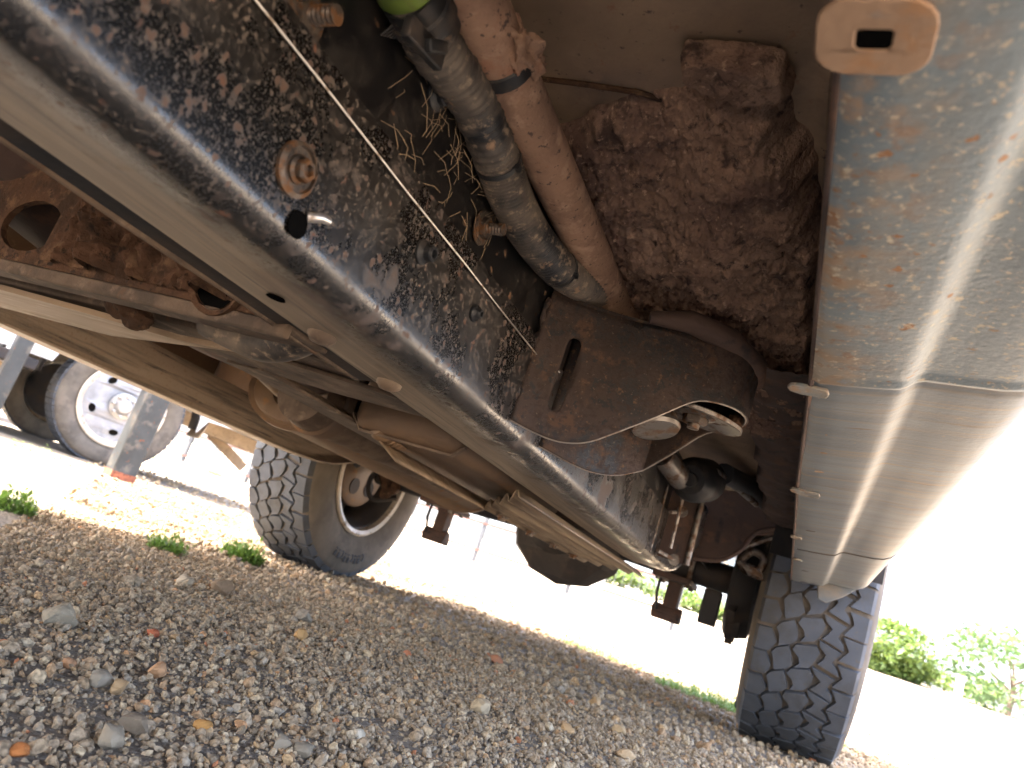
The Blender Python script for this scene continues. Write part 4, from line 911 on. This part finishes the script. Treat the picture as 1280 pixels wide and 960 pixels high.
# white pickup parked beyond
def bg_truck(loc, label, wheels_only=False):
    x0, y0 = loc; t = thing('parked_truck', label, 'truck', (x0, y0, gz(x0, y0))); G = lambda name, mb, m, p=t, **k: link(name, mb, m, p, **k)
    zg = gz(x0, y0)
    def wh(cx, cy, face, r=.405, wd=.25):
        C = Vector((cx, cy, zg + r - .01)); mb = MB(); mb.lathe(tyre_profile(r, wd, .262), C, (1, 0, 0), 56); o = G('wheel', mb, side_m)
        mb = MB()
        for k in range(60):
            a = 2 * PI * k / 60; mb.box(C + Vector((0, (r - .010) * math.sin(a), (r - .010) * math.cos(a))), (wd * .84, .036, .014), Matrix.Rotation(-a, 3, 'X'))
        G('tread', mb, rubber_m, o)
        s = face; h = wd / 2
        outer = [(.226 * math.cos(a), .226 * math.sin(a)) for a in np.linspace(0, 2 * PI, 49)[:-1]]
        mb = MB(); mb.lathe([(.268, h * .9 * s), (.274, h * 1.0 * s), (.264, h * 1.03 * s), (.245, h * .86 * s), (.232, h * .70 * s)], C, (1, 0, 0), 48); G('rim_lip', mb, riml_m, o)
        holes = []
        for k in range(5):
            a0 = 2 * PI * k / 5 + 1.05; hc_ = (.178 * math.cos(a0), .178 * math.sin(a0)); rad = Vector((math.cos(a0), math.sin(a0))); tan_ = Vector((-math.sin(a0), math.cos(a0)))
            holes.append([(hc_[0] + tan_.x * .030 * math.cos(q) + rad.x * .021 * math.sin(q), hc_[1] + tan_.y * .030 * math.cos(q) + rad.y * .021 * math.sin(q)) for q in np.linspace(0, 2 * PI, 11)[:-1]])
        disc = [(.233 * math.cos(a), .233 * math.sin(a)) for a in np.linspace(0, 2 * PI, 49)[:-1]]
        loops = [[Vector((*p, 0)) for p in disc]] + [[Vector((*p, 0)) for p in reversed(hh)] for hh in holes]
        tri = geometry.tessellate_polygon(loops); pts = [p for l in loops for p in l]
        mb = MB(); mb.add([C + Vector((h * (.70 + .22 * max(0, min(1, (.215 - p.length) / .10))) * s, p.x, p.y)) for p in pts], [tuple(q) for q in tri]); G('wheel_disc', mb, whitewheel_m, o, solid=.004, smooth=0)
        mb = MB(); mb.lathe([(.23, h * .3 * s), (0, h * .3 * s)], C, (1, 0, 0), 32); G('brake_drum', mb, dark_m, o)
        mb = MB(); mb.lathe([(.085, h * .92 * s), (.085, h * 1.02 * s), (.06, h * 1.06 * s), (.05, h * 1.2 * s), (.042, h * 1.32 * s), (0, h * 1.34 * s)], C, (1, 0, 0), 28); G('hub_cap', mb, hubcap_m, o)
        for k in range(8):
            a = 2 * PI * k / 8; mb = MB(); mb.lathe([(.011, h * 1.0 * s), (.011, h * 1.22 * s), (0, h * 1.26 * s)], C + Vector((0, .068 * math.cos(a), .068 * math.sin(a))), (1, 0, 0), 6); G('lug_nut', mb, hubcap_m, o)
    X1 = x0 + .12
    wh(x0, y0, 1); wh(x0 - 1.72, y0, -1); wh(x0, y0 - 3.55, 1); wh(x0 - 1.72, y0 - 3.55, -1)
    for x in (X1, X1 - 1.98):
        arch = [(y0 + .50 * math.cos(q), zg + .40 + .50 * math.sin(q)) for q in np.linspace(PI, 0, 17)]
        arch2 = [(y0 - 3.55 + .50 * math.cos(q), zg + .40 + .50 * math.sin(q)) for q in np.linspace(PI, 0, 17)]
        poly = [(y0 - 4.5, zg + .55)] + arch2 + [(y0 - .50, zg + .50)] + arch[1:] + [(y0 + .55, zg + .50), (y0 + 1.25, zg + .55), (y0 + 1.28, zg + 1.3), (y0 - .9, zg + 1.3), (y0 - 1.1, zg + 1.85), (y0 - 2.4, zg + 1.88), (y0 - 3.2, zg + 1.3), (y0 - 4.5, zg + 1.15)]
        mb = MB(); mb.prism(poly, lambda a, b, x=x: Vector((x, a, b)), lambda a, b, x=x: Vector((x + (.02 if x == X1 else -.02), a, b))); G('body_side', mb, paint_m, bevel=.008)
    mb = MB(); mb.box((x0 - .87, y0 + .15, zg + .86), (1.9, 2.2, .04)); G('bed_floor', mb, dark_m)
    mb = MB(); mb.box((x0 - .87, y0 - 2.6, zg + .62), (1.9, 3.6, .05)); G('underbody', mb, dark_m)
    for s in (0, 1): mb = MB(); mb.grid(lambda u, v: Vector((x0 - .1 + .2 * u - s * 1.72, y0 + .52 * math.cos(PI * v), zg + .42 + .49 * math.sin(PI * v))), 3, 20); G('wheel_arch_liner', mb, dark_m, solid=.004)
    mb = MB(); mb.box((x0 + .05, y0 - 1.75, zg + .44), (.18, 2.4, .07)); mb.box((x0 + .06, y0 - 1.75, zg + .515), (.12, 2.4, .03)); G('running_board', mb, dark_m, bevel=.01)
    mb = MB(); mb.box((x0 - .87, y0 + 1.34, zg + .60), (1.96, .14, .2)); G('rear_bumper', mb, paint_m, bevel=.02)
    mb = MB(); mb.box((x0 - .87, y0 + 1.24, zg + .95), (1.93, .05, .66)); G('tailgate', mb, paint_m, bevel=.01)
    mb = MB(); mb.box((x0 - .05, y0 + .58, zg + .46), (.24, .012, .18), Matrix.Rotation(-.25, 3, 'X')); G('mud_flap', mb, flap_m)
    mb = MB(); mb.bar((x0 - .35, y0 + .4, zg + .50), (x0 - .35, y0 + 1.3, zg + .47), .10, .10); G('frame_end', mb, flap_m)
    mb = MB(); mb.bar((x0 - .5, y0 + .85, zg + .46), (x0 - .5, y0 + 1.2, zg + .30), .05, .07); G('tow_bracket', mb, flap_m)
    mb = MB(); mb.tube([(x0 - 1.6, y0, zg + .39), (x0 - .1, y0, zg + .39)], .05, 14); G('rear_axle', mb, dark_m)
    mb = MB(); mb.box((x0 - .87, y0 - 1.75, zg + 1.85), (1.85, 1.3, .03)); G('cab_roof', mb, paint_m)
    mb = MB(); mb.box((x0 - .87, y0 - 3.9, zg + 1.2), (1.9, 1.3, .03)); G('bonnet', mb, paint_m)
    t.rotation_euler.z = math.radians(-25)
    return t
bg_truck((-4.33, 3.67), 'white pickup with eight hole steel wheels parked behind the square post')
bg_truck((-7.6, 3.9), 'white truck farthest left, only its pale wheel showing past the running board')

# fence far behind
fence = thing('wire_fence', 'far wire fence with thin red rails across the lot', 'fence', (-9, 13.5, gz(-9, 13.5)))
FY = 13.5
def fz(x): return .36 - .0 * x + .012 * (x + 10)
for x in np.arange(-19, -1.9, 1.9):
    mb = MB(); mb.box((x, FY, fz(x) + .5), (.07, .07, 1.5)); link('fence_post', mb, wire_m, fence)
for h in (.05, .55, 1.05): mb = MB(); mb.bar((-19, FY - .04, fz(-19) + h), (-2, FY - .04, fz(-2) + h), .03, .045); link('fence_rail', mb, fence_m, fence)
mb = MB()
for x in np.arange(-19, -2, .14): mb.box((x, FY + .02, fz(x) + .5), (.009, .009, 1.1))
tag(link('fence_wire', mb, wire_m, fence), kind='stuff')

# pale posts far away
def pale_post(px, py, Y, w_, h_, label):
    p = W(px, py, Y=Y); z = gz(p.x, p.y); mb = MB(); mb.box((p.x, p.y, z + h_ / 2), (w_, w_, h_)); mb.box((p.x, p.y, z + h_ + .02), (w_ * 1.12, w_ * 1.12, .04)); return tag(link('marker_post', mb, conc_m, bevel=.01), label, 'post')
pale_post(743, 735, 9, .16, .55, 'pale concrete post right of the hanging differential')
pale_post(1198, 865, 22, .15, .7, 'small pale post between the round bush and the loose tree')

# bushes and trees on the rise
def leaves(mb, centre, rad, n, size, dens=None):
    centre = Vector(centre)
    cl = [centre + Vector((random.gauss(0, .55) * rad[0], random.gauss(0, .5) * rad[1], (random.random() ** .8) * 2 * rad[2] - rad[2])) for _ in range(26)]
    for _ in range(n):
        c = random.choice(cl); p = c + Vector((random.gauss(0, .22) * rad[0], random.gauss(0, .22) * rad[1], random.gauss(0, .2) * rad[2]))
        e = ((p.x - centre.x) / rad[0]) ** 2 + ((p.y - centre.y) / rad[1]) ** 2 + ((p.z - centre.z) / rad[2]) ** 2
        if e > 1.15: continue
        a = Vector((random.gauss(0, 1), random.gauss(0, 1), random.gauss(0, .7))).normalized(); b = a.cross(Vector((random.gauss(0, 1), random.gauss(0, 1), random.gauss(0, 1)))).normalized(); s = size * random.uniform(.6, 1.4)
        mb.add([p - a * s, p + b * s * .45, p + a * s, p - b * s * .45], [(0, 1, 2, 3)])
def plant(name, px, py, Y, rad, n, size, m, label, cat, lift=1.0, trunk=.05):
    p = W(px, py, Y=Y); z = gz(p.x, p.y); t = thing(name, label, cat, (p.x, p.y, z), 'bushes and trees on the rise')
    mb = MB(); leaves(mb, (p.x, p.y, z + rad[2] * lift), rad, n, size); link('crown', mb, m, t, smooth=0, recalc=False)
    mb = MB(); mb.tube([(p.x, p.y, z - .1), (p.x + .05, p.y, z + rad[2] * lift * .6), (p.x - .05, p.y, z + rad[2] * lift * 1.2)], [trunk, trunk * .7, trunk * .3], 8)
    for k in range(6):
        a = k * 1.1; mb.tube([(p.x, p.y, z + rad[2] * lift * (.3 + .08 * k)), (p.x + rad[0] * .55 * math.cos(a), p.y + rad[1] * .55 * math.sin(a), z + rad[2] * lift * (.8 + .1 * k))], [trunk * .5, trunk * .15], 6)
    link('trunk', mb, trunk_m, t); return t
plant('round_bush', 1108, 836, 27, (1.45, 1.2, .85), 7500, .09, bush_m, 'dense round yellow green bush just right of the rear tyre', 'bush', .85)
plant('low_bush', 1180, 858, 29, (1.3, .8, .28), 900, .09, bush_m, 'low strip of scrub between the round bush and the pale post', 'bush', .7)
plant('loose_tree', 1262, 878, 26, (1.9, 1.4, 1.25), 2600, .10, tree_m, 'loose pale green tree at the right edge', 'tree', .95, .08)
plant('low_bush', 1225, 872, 28, (1.0, .8, .42), 900, .09, bush_m, 'low green bush at the foot of the loose tree', 'bush', .8)
plant('low_bush', 775, 722, 26, (1.6, .8, .45), 1400, .10, bush_m, 'bright bush seen under the axle beside the pale concrete post', 'bush', .6)
plant('low_bush', 868, 752, 26, (1.8, .8, .40), 1400, .10, bush_m, 'bright bush seen under the axle tube by the shock mount', 'bush', .6)
plant('low_bush', 930, 772, 26, (1.3, .8, .40), 1000, .10, bush_m, 'bright bush seen between the axle and the right tyre', 'bush', .6)

# weeds in the gravel
def weed(px, py, r, n, hgt, label, name='weed'):
    p = W(px, py, Z=0.0); 
    for _ in range(6): p = W(px, py, Z=gz(p.x, p.y))
    mb = MB(); z0 = gz(p.x, p.y)
    for k in range(n):
        a = random.uniform(0, 2 * PI); q = r * math.sqrt(random.random()); b = Vector((p.x + q * math.cos(a), p.y + q * math.sin(a) * .7, z0)); hh = hgt * random.uniform(.4, 1) * (1 - .5 * q / r)
        lean = Vector((random.gauss(0, .3), random.gauss(0, .3), 1)).normalized()
        for s in range(random.randint(3, 6)):
            c = b + lean * hh * (s + 1) / 5; d = Vector((random.gauss(0, 1), random.gauss(0, 1), random.gauss(.4, .5))).normalized(); e = d.cross(Vector((0, 0, 1))).normalized(); l = hgt * random.uniform(.18, .36)
            mb.add([c, c + d * l * .5 + e * l * .18, c + d * l, c + d * l * .5 - e * l * .18], [(0, 1, 2, 3)])
        mb.add([b, b + Vector((.0012, 0, 0)), b + lean * hh], [(0, 1, 2)])
    return tag(link(name, mb, weed_m, smooth=0, recalc=False), label, 'weed' if name == 'weed' else 'grass', 'weeds growing in the gravel' if name == 'weed' else None, None if name == 'weed' else 'stuff')
weed(205, 690, .050, 150, .055, 'small weed tuft at the edge of the shade, left of the other')
weed(300, 700, .065, 260, .070, 'leafy weed tuft in gravel nearest the left rear tyre')
weed(12, 640, .055, 170, .060, 'green weed clump at the left edge of the photo')
weed(265, 605, .20, 220, .13, 'leafy weed by the ground right of the square post')
weed(190, 580, .22, 120, .11, 'weed patch under the white pickup beside its rear wheel')
weed(50, 570, .18, 90, .06, 'sunlit yellow green grass patch left of the square post', 'grass_patch')
weed(750, 820, .20, 240, .045, 'grass patch at the shade edge under the differential', 'grass_patch')
weed(880, 876, .20, 420, .06, 'grass patch at the shade edge against the right tyre', 'grass_patch')
weed(1065, 940, .07, 60, .03, 'little weed patch right of the right tyre foot')

# larger stones lying singly on the gravel
STONES = [(70, 776, 23, (.30, .285, .25), 'flat grey stone, the biggest on the left'), (28, 932, 11, (.42, .17, .06), 'bright orange chip in the bottom left corner'),
 (138, 920, 20, (.28, .255, .22), 'brown grey angular stone near the bottom left corner'), (199, 838, 14, (.42, .27, .17), 'pinkish orange stone in the left foreground'),
 (168, 904, 16, (.20, .17, .14), 'dark square stone among the bottom left gravel'), (148, 857, 13, (.40, .29, .18), 'tan stone beside the long grey stone'),
 (125, 848, 15, (.27, .26, .24), 'long grey stone left of the tan stone'), (87, 826, 9, (.40, .24, .15), 'small pink stone below the flat grey stone'),
 (192, 790, 8, (.42, .14, .08), 'small red chip above the pinkish stone'), (375, 793, 11, (.45, .29, .14), 'tan orange stone in the middle of the gravel'),
 (256, 903, 10, (.45, .26, .10), 'amber stone in the bottom left gravel'), (602, 885, 13, (.48, .42, .33), 'pale rounded stone in the bottom centre'),
 (707, 912, 11, (.46, .33, .20), 'tan stone right of the pale rounded stone'), (782, 945, 12, (.48, .38, .27), 'cream stone at the bottom, right of centre'),
 (745, 880, 10, (.45, .34, .22), 'peach stone above the cream one'), (773, 912, 9, (.42, .33, .22), 'tan stone between the cream stone and the right tyre'),
 (620, 826, 9, (.40, .20, .13), 'salmon stone left of the grass patch'), (510, 818, 7, (.42, .18, .11), 'small red stone in the middle distance'),
 (380, 937, 15, (.24, .22, .19), 'dark rough stone on the bottom edge'), (352, 928, 15, (.27, .25, .22), 'rough grey stone beside the dark bottom stone'),
 (450, 915, 9, (.50, .47, .42), 'white chip in the bottom centre left'), (162, 728, 13, (.36, .31, .25), 'pale stone at the left shade edge, behind the others'),
 (277, 738, 15, (.24, .185, .14), 'brown upright stone below the leafy weed'), (380, 773, 13, (.26, .245, .225), 'grey stone above the tan orange stone'),
 (230, 727, 10, (.44, .40, .34), 'round pale stone below the leafy weed')]
for i, (px, py, r, c, lab) in enumerate(STONES):
    p = W(px, py, Z=.006); s = r / 950 * (p - Vector((0, 0, CAM_H))).length
    b = bmesh.new(); bmesh.ops.create_icosphere(b, subdivisions=3, radius=1); off = Vector(rng.uniform(-40, 40, 3)); rz = rng.uniform(0, 6)
    for v in b.verts:
        d = v.co.normalized(); k = 1 + .35 * noise.noise(d * 1.2 + off) + .12 * noise.noise(d * 3.2 + off); v.co = Vector((d.x * k, d.y * k * .8, d.z * k * .62))
    for q in range(7):
        nrm = Vector(rng.normal(size=3)).normalized(); h = rng.uniform(.42, .75)
        for v in b.verts:
            e = v.co.dot(nrm) - h
            if e > 0: v.co -= nrm * e * .92
    mb = MB(); R0 = Matrix.Rotation(rz, 3, 'Z'); z = gz(p.x, p.y) + s * .45
    mb.add([Vector((0, 0, 0)) + (R0 @ v.co) * s for v in b.verts], [tuple(v.index for v in f.verts) for f in b.faces]); b.free()
    c = (c[0] * 1.02, c[1] * .90, c[2] * .70); m = mat('stone_%d' % i, c, .9, 0, [(tuple(q * .65 for q in c), 60, .5, .66), (tuple(min(1, q * 1.25) for q in c), 150, .56, .66)], [(140, .5, .003)], spec=.25)
    o = link('stone', mb, m, smooth=28); o.location = (p.x, p.y, z); tag(o, lab, 'stone', 'larger stones lying on the gravel')
for o in COL.objects:
    if 'origin' in o: del o['origin']
